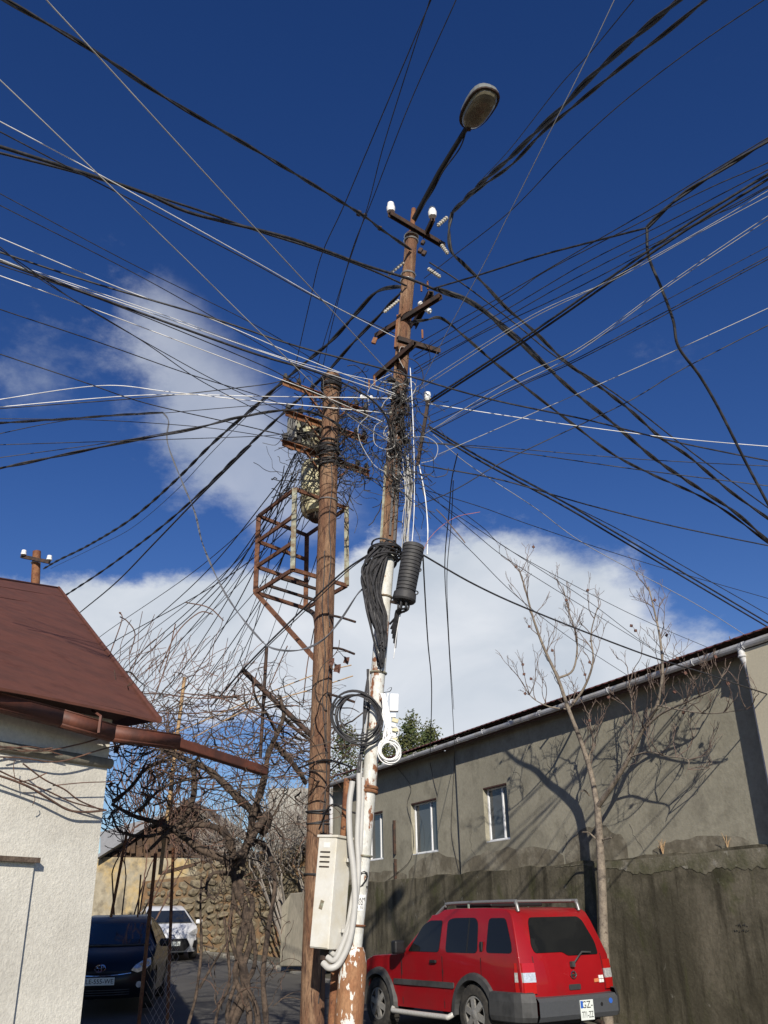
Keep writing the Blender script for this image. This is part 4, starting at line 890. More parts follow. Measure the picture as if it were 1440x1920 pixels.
cable('thin black wire close under the white one, left to shaft', [(-60, 215), (0, 247), (150, 325), (450, 480), (600, 562), (742, 626)], 'z7.2', 8.75, .006, name=S, cat='wire')
cable('upper of two thick sagging black cables from left edge to steel bands', [(-60, 256), (0, 275), (150, 322), (270, 362), (360, 400), (520, 440), (600, 466), (680, 496), (770, 524), (820, 545)], 'z7.2', 8.7, .017)
cable('lower of two thick sagging black cables from left edge to steel bands', [(-60, 273), (0, 287), (170, 331), (360, 390), (480, 432), (600, 470), (700, 508), (762, 536)], 'z7.2', 8.7, .012)
cable('upper of two hair-thin black wires to the left pole top', [(-60, 331), (0, 363), (240, 491), (470, 605), (620, 694), (700, 742)], 'z7.4', 9.6, .0045, name=S, cat='wire')
cable('lower of two hair-thin black wires to the left pole top', [(-60, 353), (0, 385), (270, 522), (530, 670), (640, 734)], 'z7.4', 9.6, .0045, name=S, cat='wire')
cable('uppermost white wire of the long left-hand bundle', [(-60, 420), (0, 446), (240, 546), (380, 592), (560, 668), (740, 738)], 'z7.0', 8.6, .006, W_, name=S, cat='wire')
cable('black cable passing behind the pole fittings and on to the right edge', [(-60, 452), (0, 473), (180, 532), (390, 594), (560, 650), (720, 692), (913, 747), (1100, 787), (1260, 827), (1440, 864), (1500, 876)], 'z7.0', 'z6.4', .009)
cable('thick black cable of the left bundle bending down into the fittings', [(-60, 466), (0, 490), (133, 539), (333, 612), (480, 664), (600, 700), (680, 738), (715, 768), (730, 800), (735, 850)], 'z6.9', 8.65, .012)
cable('bright white wire riding on the thick left bundle cable', [(-60, 463), (0, 487), (133, 535), (333, 604), (480, 656), (600, 696), (742, 742)], 'z6.9', 8.62, .006, W_, name=S, cat='wire')
cable('second white wire just above the thick left bundle cable', [(-60, 462), (0, 486), (300, 588), (500, 661), (640, 700), (740, 720)], 'z6.9', 8.62, .005, W_, name=S, cat='wire')
cable('thin black wire just below the thick left bundle cable', [(-60, 476), (0, 497), (200, 566), (480, 680), (560, 722), (690, 790)], 'z6.9', 9.2, .006, name=S, cat='wire')
cable('lowest white wire of the left bundle, crossing the left pole', [(-60, 495), (0, 517), (190, 585), (480, 694), (600, 740), (715, 790)], 'z6.8', 8.62, .006, W_, name=S, cat='wire')
cable('thin dark wire slanting steeply under the left bundle, first', [(-60, 420), (0, 463), (70, 520), (260, 635), (370, 710), (480, 768), (560, 812)], 'z6.8', 9.4, .0045, name=S, cat='wire')
cable('thin dark wire slanting steeply under the left bundle, second', [(-40, 445), (30, 487), (150, 570), (300, 657), (420, 722), (540, 775)], 'z6.8', 9.4, .0045, name=S, cat='wire')
cable('thin black wire from left edge below the bundle to the upper crossarm', [(-60, 558), (0, 580), (180, 640), (350, 700), (480, 740), (545, 766)], 'z6.8', 9.4, .006, name=S, cat='wire')
cable('thin black wire from left edge through the cloud to the middle crossarm', [(-60, 644), (0, 664), (150, 714), (270, 755), (430, 792), (560, 822)], 'z6.8', 9.4, .006, name=S, cat='wire')
cable('white wire with a bend over the cloud at left', [(-60, 760), (0, 749), (190, 723), (320, 735), (480, 752), (700, 772), (735, 778)], 'z6.6', 8.65, .006, W_, name=S, cat='wire')
cable('nearly level white wire across the left pole to the right pole', [(-60, 768), (0, 763), (230, 743), (360, 740), (480, 743), (690, 746), (735, 747)], 'z6.6', 8.65, .006, W_, name=S, cat='wire')
cable('black wire rising gently just below the level white wire', [(-60, 772), (0, 766), (280, 745), (480, 723), (530, 714)], 'z6.6', 9.4, .006, name=S, cat='wire')
cable('twisted black cable from left edge ending at a hanging bend', [(-60, 796), (0, 793), (130, 785), (220, 778), (305, 773)], 'z6.0', 10.2, .013, twist=T)
cable('grey drop cable hanging in a long S from the bend to the right pole', [(305, 773), (316, 790), (314, 830), (340, 900), (365, 960), (380, 1020), (410, 1090), (440, 1140), (480, 1190), (510, 1215), (560, 1219), (605, 1200), (640, 1160), (672, 1112), (690, 1100)], 10.2, 8.7, .010, M('slate_grey_cable', (0.12, 0.125, 0.14), rough=.6, var=.1), twist=T, name='drop_cable')
cable('level thin black wire at left passing under the twisted cable', [(-60, 783), (0, 785), (190, 788), (370, 800), (480, 815), (560, 830)], 'z6.2', 9.4, .0045, name=S, cat='wire')
cable('thin black wire at left rising over the twisted cable to the crossarm', [(-60, 828), (0, 813), (140, 786), (300, 775), (480, 760), (540, 758)], 'z6.0', 9.4, .0045, name=S, cat='wire')
cable('dotted thin wire above the lowest twisted cable, left', [(-60, 836), (0, 834), (220, 827), (480, 818), (540, 812)], 'z6.0', 9.4, .0045, name=S, cat='wire')
cable('dotted thin wire merging with the lowest twisted cable, left', [(-60, 868), (0, 858), (190, 832), (330, 808), (540, 766)], 'z6.0', 9.4, .0045, name=S, cat='wire')
cable('twisted thick black cable rising from left edge to the left pole', [(-60, 888), (0, 878), (120, 853), (240, 828), (360, 805), (450, 782), (540, 769), (600, 778), (640, 800)], 'z5.8', 9.45, .016, twist=T)
cable('heavy black cable from the far small pole up to the right pole bands', [(82, 1066), (110, 1050), (170, 1020), (250, 970), (330, 900), (400, 830), (480, 760), (560, 690), (620, 640), (670, 585), (705, 548), (740, 538), (768, 540)], 21.5, 8.75, .024, twist=T)
cable('thin wire running just below the heavy cable to the far pole', [(95, 1066), (180, 1025), (250, 988), (330, 920), (400, 845), (480, 765), (560, 700)], 21.5, 9.2, .005, name=S, cat='wire')
cable('heavy twisted cable behind the brown roof edge up to the right pole', [(120, 1118), (200, 1065), (300, 990), (380, 920), (440, 860), (520, 785), (600, 712), (660, 645), (705, 598), (755, 545)], 19.0, 8.75, .020, twist=T)
cable('black cable parting below the heavy twisted one behind the roof', [(148, 1150), (220, 1090), (290, 1018), (370, 935), (420, 885), (470, 835)], 19.0, 9.8, .013)
for i in range(19):
    x0 = 190 + i * 15 + rnd.uniform(-9, 9); y0 = 1195 + i * 8 + rnd.uniform(-8, 8); x1 = 528 + rnd.uniform(0, 115); y1 = 840 + rnd.uniform(0, 75)
    sgs = 10 + rnd.uniform(0, 14)
    cable('thin dark wire fanning from the left pole crossarms down behind the vine', [(x0 - 40, y0 + 45), (x0, y0), ((x0 + x1) / 2 + sgs * .7, (y0 + y1) / 2 + sgs), (x1, y1)], 15.5 + rnd.uniform(-2, 2), 9.5, rnd.choice((.004, .0055, .007)), name=S, cat='wire', group='fan of thin wires below the left pole')
for i, (a, b_, c, d) in enumerate([((700, 1320), (860, 1160), (1110, 930), .009)]):
    pass
cable('black guy wire from the right pole crossing the left pole to the vine', [(395, 1325), (470, 1240), (560, 1150), (640, 1075), (690, 1040)], 10.5, 8.75, .010, name='guy_wire', cat='wire')
cable('second thinner wire just beside the guy wire over the vine', [(415, 1318), (480, 1235), (565, 1152), (650, 1072), (700, 1036)], 10.5, 8.75, .006, name=S, cat='wire')
cable('thin wire from the top edge centre, leftmost of three, to left pole', [(830, -50), (808, 0), (700, 255), (645, 385), (603, 478), (580, 570), (553, 690)], 'z8.6', 9.5, .005, name=S, cat='wire')
cable('thin wire from the top edge centre, middle of three, to left pole', [(822, -50), (806, 0), (775, 95), (720, 270), (690, 385), (655, 490), (620, 600), (590, 700)], 'z8.6', 9.6, .0045, name=S, cat='wire')
cable('thin wire from the top edge centre, rightmost of three, to left pole', [(875, -50), (855, 0), (770, 190), (700, 370), (660, 470), (625, 600), (605, 690)], 'z8.6', 9.6, .0045, name=S, cat='wire')
# right-hand side
cable('heaviest knotted black cable from top right to the lamp pole clamp', [(1330, -50), (1272, 0), (1180, 78), (1100, 152), (1060, 195), (1000, 252), (960, 292), (900, 345), (848, 398)], 'z8.0', 8.6, .026, twist=T)
cable('heavy black cable bending down from the clamp and away to the right edge', [(848, 398), (842, 430), (846, 470), (868, 494), (910, 535), (950, 578), (1000, 620), (1060, 678), (1120, 722), (1180, 768), (1240, 822), (1290, 855), (1370, 922), (1440, 972), (1500, 1015)], 8.6, 'z6.6', .022, twist=T)
cable('second heavy black cable from top right to the clamp', [(1380, -50), (1322, 0), (1250, 60), (1170, 122), (1060, 212), (1015, 250), (960, 308), (900, 352), (852, 394)], 'z8.0', 8.6, .018, twist=T)
cable('thin black wire from the top edge running above the heavy pair', [(1230, -50), (1188, 0), (1110, 95), (1050, 160), (960, 275), (905, 335)], 'z8.2', 8.6, .005, name=S, cat='wire')
cable('faint grey wire from top edge crossing down over the heavy pair', [(1176, -50), (1152, 0), (1100, 110), (1040, 230), (960, 390), (905, 500), (850, 600), (790, 720)], 'z8.2', 8.7, .0045, G_, name=S, cat='wire')
cable('thin black wire from the top right corner alone across the blue', [(1500, -45), (1432, 0), (1300, 90), (1170, 190), (1060, 290), (960, 393), (850, 480), (795, 522)], 'z8.2', 8.7, .005, name=S, cat='wire')
cable('thick twisted cable from right edge down to the Y-shaped junction', [(1500, 228), (1440, 264), (1340, 326), (1290, 358), (1250, 390), (1213, 427)], 'z7.8', 'z7.5', .020, twist=T)
cable('taut cable from the Y junction to the right pole', [(1213, 427), (1100, 456), (1010, 480), (900, 515), (812, 541)], 'z7.5', 8.65, .011)
cable('dangling cable with tape ties dropping from the Y junction to right edge', [(1213, 427), (1216, 480), (1240, 540), (1262, 600), (1272, 650), (1310, 702), (1340, 752), (1365, 800), (1400, 870), (1440, 945), (1470, 1000)], 'z7.5', 'z5.0', .014, name='drop_cable')
for i, pts in enumerate([[(1500, 222), (1440, 258), (1310, 337), (1207, 400), (1110, 456), (950, 550), (785, 643)], [(1500, 272), (1440, 305), (1340, 348), (1230, 402), (1030, 505), (960, 552), (775, 668)], [(1500, 285), (1440, 318), (1260, 412), (1100, 492), (950, 580), (778, 674)], [(1500, 298), (1440, 330), (1260, 429), (1060, 532), (910, 618), (776, 692)], [(1500, 318), (1440, 349), (1260, 446), (1060, 551), (900, 627), (776, 699)]]):
    cable('%s of five parallel thin black wires from right edge to the pole' % ('topmost', 'second', 'middle', 'fourth', 'lowest')[i], pts, 'z7.4', 8.75, .0055, name=S, cat='wire')
cable('upper of two straight thick black cables to the white strut insulator', [(1500, 287), (1440, 326), (1260, 440), (1010, 615), (806, 750)], 'z7.4', 8.7, .013)
cable('lower of two straight thick black cables to the white strut insulator', [(1500, 297), (1440, 336), (1260, 449), (1010, 622), (808, 754)], 'z7.4', 8.72, .013)
for i, pts in enumerate([[(1500, 325), (1440, 358), (1300, 440), (1120, 537), (980, 607), (775, 738)], [(1500, 335), (1440, 368), (1310, 437), (1160, 520), (1000, 590), (778, 728)], [(1500, 372), (1440, 405), (1260, 527), (1090, 650), (960, 712), (795, 815)], [(1500, 378), (1440, 412), (1260, 532), (1080, 662), (940, 735), (798, 812)], [(1500, 550), (1440, 578), (1260, 660), (1100, 731), (960, 792), (822, 852)]]):
    cable('pale grey wire, %s' % ('close under the straight thick pair', 'close above the straight thick pair', 'upper of the pale pair in the middle right', 'lower of the pale pair in the middle right', 'lowest at right, crossing the descending cables')[i], pts, 'z7.2', 8.7, .005, G_, name=S, cat='wire')
for i, pts in enumerate([[(1500, 330), (1440, 352), (1380, 386), (1320, 412), (1180, 480)], [(1500, 432), (1440, 462), (1260, 557), (1050, 670), (800, 782)], [(1500, 450), (1440, 481), (1260, 578), (1080, 673), (960, 727), (800, 797)], [(1500, 456), (1440, 486), (1260, 583), (1080, 677), (960, 731), (815, 806)], [(1500, 580), (1440, 610), (1280, 692), (1170, 757), (960, 857), (850, 920), (775, 950)]]):
    cable('thin black wire at right, %s' % ('short one between the thick pair and grey wires', 'highest below the pale pair', 'upper of a close double run', 'lower of a close double run', 'lowest one, passing under the white wire to the pole')[i], pts, 'z7.2', 8.75, .0055 if i != 1 else .004, name=S, cat='wire')
cable('bright white wire sagging from the strut insulator to right edge', [(803, 757), (960, 781), (1100, 801), (1270, 822), (1440, 837), (1500, 841)], 8.7, 'z6.6', .006, W_, name=S, cat='wire')
cable('black cable descending from the bead insulator, thin upper one', [(805, 492), (850, 520), (900, 556), (970, 610), (1040, 667), (1130, 722), (1200, 772), (1300, 850), (1440, 952), (1500, 995)], 8.7, 'z6.4', .010)
cable('thick black twisted cable descending in the middle of the right group', [(815, 542), (890, 572), (950, 622), (1020, 684), (1080, 738), (1150, 794), (1230, 862), (1320, 922), (1380, 962), (1440, 1014), (1500, 1065)], 8.65, 'z6.2', .024, twist=T)
cable('thick black cable just above the middle descending one near the pole', [(822, 540), (880, 562), (930, 598), (985, 645), (1040, 700)], 8.65, 8.2, .016)
cable('lowest thick twisted cable leaving through a hump at the shaft', [(768, 604), (800, 600), (828, 597), (870, 630), (930, 682), (1000, 738), (1070, 792), (1150, 852), (1230, 893), (1300, 924), (1360, 958), (1440, 1018), (1500, 1068)], 8.7, 'z6.2', .017, twist=T)
for i, pts in enumerate([[(805, 800), (900, 857), (1050, 937), (1150, 996), (1300, 1085), (1440, 1168), (1500, 1204)], [(806, 806), (900, 864), (1050, 945), (1150, 1004), (1300, 1093), (1440, 1176), (1500, 1212)], [(960, 890), (1060, 942), (1170, 998), (1300, 1072), (1440, 1152), (1500, 1186)]]):
    cable('%s black cable of the long lower right run from the strut' % ('upper thick', 'lower thick', 'thin upper')[i], pts, 8.7 if i < 2 else 8.4, 'z5.4', (.013, .013, .006)[i])
for i, pts in enumerate([[(790, 872), (940, 900), (1100, 946), (1260, 986), (1440, 1023), (1500, 1034)], [(780, 828), (960, 841), (1200, 861), (1440, 874), (1500, 877)], [(780, 828), (960, 847), (1200, 881), (1440, 911), (1500, 918)], [(785, 915), (900, 950), (1000, 986), (1200, 1052), (1440, 1122), (1500, 1139)]]):
    cable('thin black wire sagging to the right edge, %s' % ('dark one under the long lower run', 'upper of two almost level', 'lower of two almost level', 'knotted one over the cloud top')[i], pts, 8.75, 'z5.6', (.008, .0045, .0055, .0045)[i], name=S, cat='wire')
cable('pale wire running down right beside the long lower run to the house eave', [(812, 815), (880, 872), (1000, 950), (1100, 1022), (1300, 1130), (1418, 1204)], 8.7, 13.2, .006, G_, name=S, cat='wire')
cable('black cable from the splice closure down right across the bare tree to the house', [(792, 1040), (890, 1096), (1000, 1146), (1200, 1224), (1320, 1262), (1440, 1302), (1500, 1320)], 8.55, 13.2, .010)
for i, pts in enumerate([[(792, 905), (900, 985), (960, 1034), (1180, 1150), (1370, 1232)], [(790, 915), (890, 1000), (960, 1054), (1130, 1160), (1260, 1240)], [(785, 940), (880, 1030), (960, 1110), (1060, 1190), (1190, 1275)], [(795, 925), (960, 1034), (1100, 1125), (1215, 1210), (1300, 1250)]]):
    cable('hair-thin wire over the big cloud to the house eave, %s' % ('top one', 'second one', 'lowest and steepest one', 'third one')[i], pts, 8.75, 14.5, .004, name=S, cat='wire')
cable('long straight white wire hanging in front of the right pole', [(769, 688), (774, 780), (777, 900), (774, 1000), (760, 1105), (745, 1180), (738, 1235)], 8.6, 8.55, .006, W_, name=S, cat='wire')
cable('white wire swinging out right of the pole and down', [(786, 872), (797, 930), (802, 990), (801, 1040)], 8.65, 8.5, .008, W_, name=S, cat='wire')
cable('dark wire hanging from the closure to the house window', [(793, 1040), (796, 1100), (802, 1200), (809, 1280), (808, 1370), (806, 1420)], 8.5, 20.5, .008, m_tangle, name=S, cat='wire')
cable('thin grey wire hanging right of the pole down to the gutter', [(858, 850), (847, 900), (842, 960), (834, 1060), (840, 1180), (848, 1320), (853, 1410)], 8.6, 20.5, .0065, m_tangle, name=S, cat='wire')
cable('thin twin of the hanging grey wire', [(850, 900), (846, 980), (838, 1080), (842, 1200), (851, 1330)], 8.6, 20.5, .005, m_tangle, name=S, cat='wire')
cable('pink dry tendril arching from the closure', [(792, 1036), (805, 1010), (830, 985), (860, 968), (900, 960)], 8.5, 8.4, .003, M('pink_tendril', (.45, .16, .10), rough=.8, var=.2), name='vine_tendril', cat='tendril')
cable('dry twig hooked over the wires right of the pole', [(818, 955), (835, 972), (845, 985), (862, 1005), (872, 1018)], 8.4, 8.4, .006, m_twig, name='loose_twig', cat='twig')
# wire and cane between poles
cable('black sagging cable between the poles at coil height', [(598, 1555), (620, 1510), (650, 1520), (668, 1525)], 9.4, 8.8, .009)
cable('short black cable between the two poles near the lower coil', [(560, 1440), (610, 1425), (660, 1438)], 9.6, 8.8, .010)
for i, pts in enumerate([[(612, 1152), (640, 1158), (666, 1166)], [(625, 1215), (640, 1217), (664, 1226)], [(612, 1300), (640, 1308), (664, 1316)]]):
    cable('short dark rod on the left pole pointing at the white pole, %s' % ('uppermost', 'middle', 'lowest')[i], pts, 9.55, 9.1, .014, m_darksteel, name='step_rod', cat='rod')
# ------------------------------------------------------------------ bare young tree in front of the house
def grow(mb, p, d, L_, r0_, depth, rg, up=.25, wig=.22, split=(2, 3), spread=.75, shrink=.68, rmin=.0035, sides=5, lit=None):
    n = max(3, int(4 * L_ / .35)) if depth > 1 else 4; pts = [p]; c = p.copy(); d = d.normalized(); kids = []
    for i in range(n):
        d = (d + Vector((rg.uniform(-wig, wig), rg.uniform(-wig, wig), rg.uniform(-wig, wig) + up * .22))).normalized(); c = c + d * (L_ / n); pts.append(c.copy())
        if depth > 0 and i >= 1: kids.append((c.copy(), d.copy(), i / n))
    r1 = max(rmin, r0_ * .55); mb.tube(pts, [max(rmin, r0_ + (r1 - r0_) * i / n) for i in range(n + 1)], sides if depth > 0 else 4, False)
    if depth > 0:
        k = rg.randint(*split); rg.shuffle(kids); use = kids[:k] + [(pts[-1], d, 1.0)]
        for (q, dd, t) in use:
            s_ = Vector((rg.uniform(-1, 1), rg.uniform(-1, 1), rg.uniform(-.4, .8))); s_ = (s_ - dd * s_.dot(dd)).normalized()
            nd = (dd + s_ * rg.uniform(.4, 1) * spread + Vector((0, 0, up))).normalized()
            grow(mb, q, nd, L_ * shrink * rg.uniform(.7, 1.15), max(rmin, r0_ * (.62 - .12 * t)), depth - 1, rg, up, wig, split, spread, shrink, rmin, sides)
rg = random.Random(31)
def wallY(x, y, n):
    r_ = ray(x, y); q_ = WP + WN * n; return (EYE + r_ * ((q_ - EYE).dot(WN) / r_.dot(WN))).y
YT = wallY(1130, 1700, .40)
def tp(pts, dy=0.0): return catmull([at(x, y, min(YT + dy * i / max(1, len(pts) - 1), wallY(x, y, .42))) for i, (x, y) in enumerate(pts)], 5)
tb_ = at(1142, 1935, YT); tb_.z = 0.1
tr = empty('bare_tree', tb_, 'young bare tree with pale pruned trunk between red car and grey wall', 'tree')
q = MB(); P_ = [tb_ + Vector((0, 0, -.2))] + tp([(1140, 1910), (1133, 1780), (1128, 1640), (1124, 1570), (1120, 1510)]); q.tube(P_, [.085 - .03 * i / (len(P_) - 1) for i in range(len(P_))], 12); q.build('trunk', m_tree, tr, smooth=60)
limbs = [([(1120, 1512), (1108, 1450), (1090, 1392), (1066, 1330), (1046, 1272), (1020, 1215), (1000, 1160), (985, 1105), (973, 1066)], -.7, .05, .010),
         ([(1121, 1512), (1150, 1470), (1180, 1420), (1205, 1368), (1232, 1322), (1242, 1262), (1238, 1200), (1228, 1150), (1216, 1100)], -.9, .045, .010),
         ([(1205, 1368), (1240, 1338), (1290, 1315), (1340, 1290), (1360, 1255)], -.3, .024, .007),
         ([(1066, 1330), (1095, 1290), (1112, 1240), (1108, 1190), (1120, 1140)], .3, .026, .007),
         ([(1046, 1272), (1075, 1255), (1082, 1200), (1068, 1150), (1055, 1098)], -.3, .022, .006),
         ([(1232, 1322), (1270, 1330), (1330, 1338), (1400, 1330)], -.4, .016, .005),
         ([(1180, 1420), (1215, 1410), (1250, 1418), (1290, 1425), (1285, 1455)], -.3, .016, .005),
         ([(1112, 1470), (1105, 1420), (1112, 1395), (1104, 1340)], -.3, .02, .006),
         ([(1175, 1425), (1186, 1380), (1185, 1330), (1180, 1280)], .3, .016, .005),
         ([(1066, 1330), (1030, 1325), (1000, 1310), (985, 1290)], -.2, .014, .005)]
tw = MB()
for pts, dy, ra, rb_ in limbs:
    P_ = tp(pts, dy); q = MB(); n = len(P_); q.tube(P_, [ra + (rb_ - ra) * i / (n - 1) for i in range(n)], 8); q.build('limb', m_tree, tr, smooth=60)
    for i in range(6, n, 3):
        d = (P_[i] - P_[i - 1]).normalized()
        for s in range(1 if i < n * .35 else 2):
            a = rg.uniform(0, 6.28); nd = (d * .7 + Vector((math.cos(a) * .9, math.sin(a) * .5, .55))).normalized()
            grow(tw, P_[i], nd, rg.uniform(.22, .52), .009, 2, rg, up=.32, wig=.3, split=(1, 2), spread=.8, shrink=.62, rmin=.0035)
tw.build('crown', m_twig, tr)
for (x, y) in ((1117, 1511), (1122, 1590)):
    c = at(x, y, YT - .06); q = MB(); q.tube([c, c + Vector((-.0, -.03, .01))], .032, 10); q.build('pruned_cut', m_cut, tr)
for pts in ([(1124, 1580), (1105, 1562), (1092, 1560)], [(1128, 1575), (1140, 1572), (1146, 1570)], [(1106, 1492), (1096, 1482), (1090, 1484)]):
    q = MB(); q.tube(tp(pts, -.2), .014, 6); q.build('stub', m_tree, tr)
sd = MB()
for i in range(26):
    c = rg.choice(tw.v) + Vector((0, 0, -.015))
    sd.box(c, (.04, .03, .045), Matrix.Rotation(rg.uniform(0, 3), 3, 'Y'))
tag(sd.build('seed_pods', m_dryleaf, tr), kind='stuff')

# ------------------------------------------------------------------ grapevine on its pergola
YV = 10.4
vb = at(452, 2010, YV); vb.z = 0.0
vine = empty('grapevine', vb, 'leafless grapevine with gnarled trunk sprawling over rods left of the poles', 'vine')
def vp(pts, Y=YV, dy=0.0, j=.05): return catmull([at(x, y, Y + dy * i / max(1, len(pts) - 1)) + Vector((rg.uniform(-j, j), rg.uniform(-j, j), rg.uniform(-j, j))) * .4 for i, (x, y) in enumerate(pts)], 5)
trunks = [([(420, 1990), (440, 1915), (464, 1850), (450, 1780), (462, 1715), (446, 1670), (438, 1625)], .042, .038), ([(492, 1990), (478, 1890), (456, 1825), (472, 1755), (454, 1695), (450, 1640)], .034, .03), ([(455, 1990), (466, 1900), (442, 1830), (452, 1770), (474, 1700), (448, 1645)], .03, .028), ([(405, 1990), (440, 1880), (474, 1810), (470, 1740), (440, 1690), (456, 1630)], .024, .022), ([(440, 1990), (428, 1900), (446, 1820), (430, 1750), (440, 1690), (434, 1640)], .022, .018),
          ([(505, 2000), (500, 1900), (492, 1830), (504, 1740), (514, 1660), (506, 1605), (488, 1580), (470, 1570)], .028, .022), ([(395, 1990), (410, 1900), (430, 1850), (425, 1790), (420, 1720)], .018, .013), ([(340, 1980), (362, 1890), (372, 1850), (378, 1780), (374, 1700), (378, 1640)], .018, .010), ([(372, 1850), (400, 1810), (420, 1770), (440, 1755)], .014, .008), ([(400, 1780), (372, 1775)], .01, .006)]
for pts, ra, rb_ in trunks:
    P_ = vp(pts); n = len(P_); q = MB(); q.tube(P_, [(ra + (rb_ - ra) * i / (n - 1)) * rg.uniform(.82, 1.2) for i in range(n)], 9); q.build('trunk', m_bark, vine, smooth=70)
arms = [([(438, 1625), (405, 1602), (372, 1592), (335, 1562), (292, 1542), (250, 1532), (212, 1508)], .04, .014), ([(440, 1630), (430, 1575), (402, 1552), (352, 1546), (320, 1555)], .04, .02), ([(450, 1620), (468, 1560), (474, 1525), (492, 1468), (502, 1418), (514, 1390), (530, 1345), (524, 1300)], .04, .014),
        ([(500, 1542), (478, 1524), (450, 1500), (420, 1470), (392, 1442), (350, 1420), (300, 1402)], .042, .02), ([(490, 1560), (504, 1545), (498, 1530), (478, 1560), (468, 1585)], .04, .03), ([(365, 1430), (362, 1490), (345, 1530), (312, 1562), (280, 1590)], .03, .012),
        ([(470, 1580), (452, 1600), (436, 1605)], .03, .03), ([(514, 1390), (540, 1420), (560, 1452), (570, 1470)], .028, .02), ([(530, 1345), (560, 1372), (590, 1392)], .02, .012), ([(440, 1640), (400, 1640), (385, 1670), (402, 1690)], .02, .01), ([(310, 1560), (270, 1570), (230, 1560), (205, 1525)], .016, .009), ([(215, 1505), (250, 1470), (280, 1440), (330, 1420)], .018, .01), ([(520, 1380), (500, 1340), (480, 1310), (470, 1270)], .016, .008), ([(260, 1520), (300, 1480), (345, 1462), (400, 1455)], .014, .008)]
arm_pts = []
for pts, ra, rb_ in arms:
    P_ = vp(pts, dy=rg.uniform(-.5, .5)); n = len(P_); q = MB(); q.tube(P_, [1.25 * (ra + (rb_ - ra) * i / (n - 1)) * rg.uniform(.8, 1.2) for i in range(n)], 8); q.build('arm', m_bark, vine, smooth=70); arm_pts += P_
longc = [([(205, 1400), (270, 1388), (340, 1392), (420, 1400)], m_cane), ([(300, 1385), (400, 1345), (500, 1300), (600, 1262), (660, 1246)], m_straw), ([(360, 1385), (470, 1330), (580, 1292), (662, 1266)], m_straw), ([(215, 1310), (290, 1300), (380, 1310), (470, 1300)], m_cane), ([(250, 1330), (340, 1340), (440, 1330), (560, 1322)], m_cane), ([(225, 1395), (330, 1410), (440, 1425), (520, 1420)], m_cane), ([(290, 1440), (380, 1470), (480, 1462), (560, 1455)], m_cane), ([(210, 1475), (300, 1500), (400, 1520), (470, 1500)], m_cane), ([(330, 1300), (420, 1312), (500, 1350), (570, 1370)], m_cane),
         ([(205, 1225), (230, 1160), (222, 1150), (228, 1150)], m_cane), ([(245, 1225), (252, 1190), (240, 1165), (225, 1155)], m_cane), ([(540, 1210), (505, 1290), (495, 1320)], m_cane), ([(590, 1180), (575, 1250), (568, 1320)], m_cane), ([(480, 1260), (465, 1330), (450, 1380)], m_cane), ([(330, 1170), (310, 1250), (285, 1320)], m_cane), ([(350, 1130), (390, 1140), (420, 1165)], m_cane), ([(300, 1260), (330, 1190), (372, 1150), (400, 1150)], m_cane)]
for pts, m_ in longc:
    q = MB(); q.tube(vp(pts, YV + rg.uniform(-.8, .6), j=.03), .007, 5); q.build('cane', m_, vine)
# upright shoots fraying into the sky and the mass of thin twigs
tw = MB()
tw2 = MB()
def twig(c, L_, r_, horiz):
    pts = [c]; d = Vector((rg.uniform(-1, 1), rg.uniform(-1, 1), rg.uniform(-.4, .4) if horiz else rg.uniform(.4, 1.4))).normalized(); n = max(4, int(L_ / .07))
    for i in range(n):
        d = (d + Vector((rg.uniform(-.5, .5), rg.uniform(-.5, .5), rg.uniform(-.42, .42)))).normalized(); c = c + d * (L_ / n); pts.append(c)
    (tw2 if r_ > .0055 or rg.random() < .35 else tw).tube(catmull(pts, 2), [r_ * (1 - .65 * i / (2 * n)) for i in range(2 * n + 1)], 4, False); return pts
for i in range(430):
    u = rg.random(); x = 205 + 420 * rg.random(); t = (x - 205) / 420
    y = rg.gauss(1395, 52) if rg.random() < .75 else rg.uniform(1290, 1570)
    if y < 1255 + 20 * t or y > 1600: continue
    c = at(x, y, YV + rg.uniform(-1.5, 1.6)); pts = twig(c, rg.uniform(.35, 1.05), rg.choice((.004, .005, .007, .011)), True)
    for p in pts[2::3]:
        if rg.random() < .5: twig(p, rg.uniform(.12, .3), .0035, True)
for p in arm_pts[::2]:
    if rg.random() < .75: twig(p, rg.uniform(.3, .9), rg.choice((.006, .009, .012)), rg.random() < .6)
for i in range(70):
    x = rg.uniform(205, 450); y = 1230 + (x - 205) * .27 + rg.uniform(-15, 45); c = at(x, y, YV + rg.uniform(-.5, 2)); pts = [c]; d = Vector((rg.uniform(.1, .8), rg.uniform(-.3, .3), rg.uniform(.5, 1))).normalized()
    L_ = rg.uniform(.25, .8)
    for k in range(7): d = (d + Vector((rg.uniform(-.3, .3), rg.uniform(-.2, .2), rg.uniform(-.25, .25)))).normalized(); c = c + d * L_ / 7; pts.append(c)
    tw.tube(pts, .004, 4, False)
for i in range(120):
    x = rg.uniform(395, 530); y = rg.uniform(1560, 1900); c = at(x, y, YV + rg.uniform(-.3, .4)); twig(c, rg.uniform(.2, .6), rg.choice((.004, .006)), False)
tag(tw2.build('dark_twigs', m_bark, vine), kind='stuff')
tag(tw.build('twigs', m_cane, vine), kind='stuff')
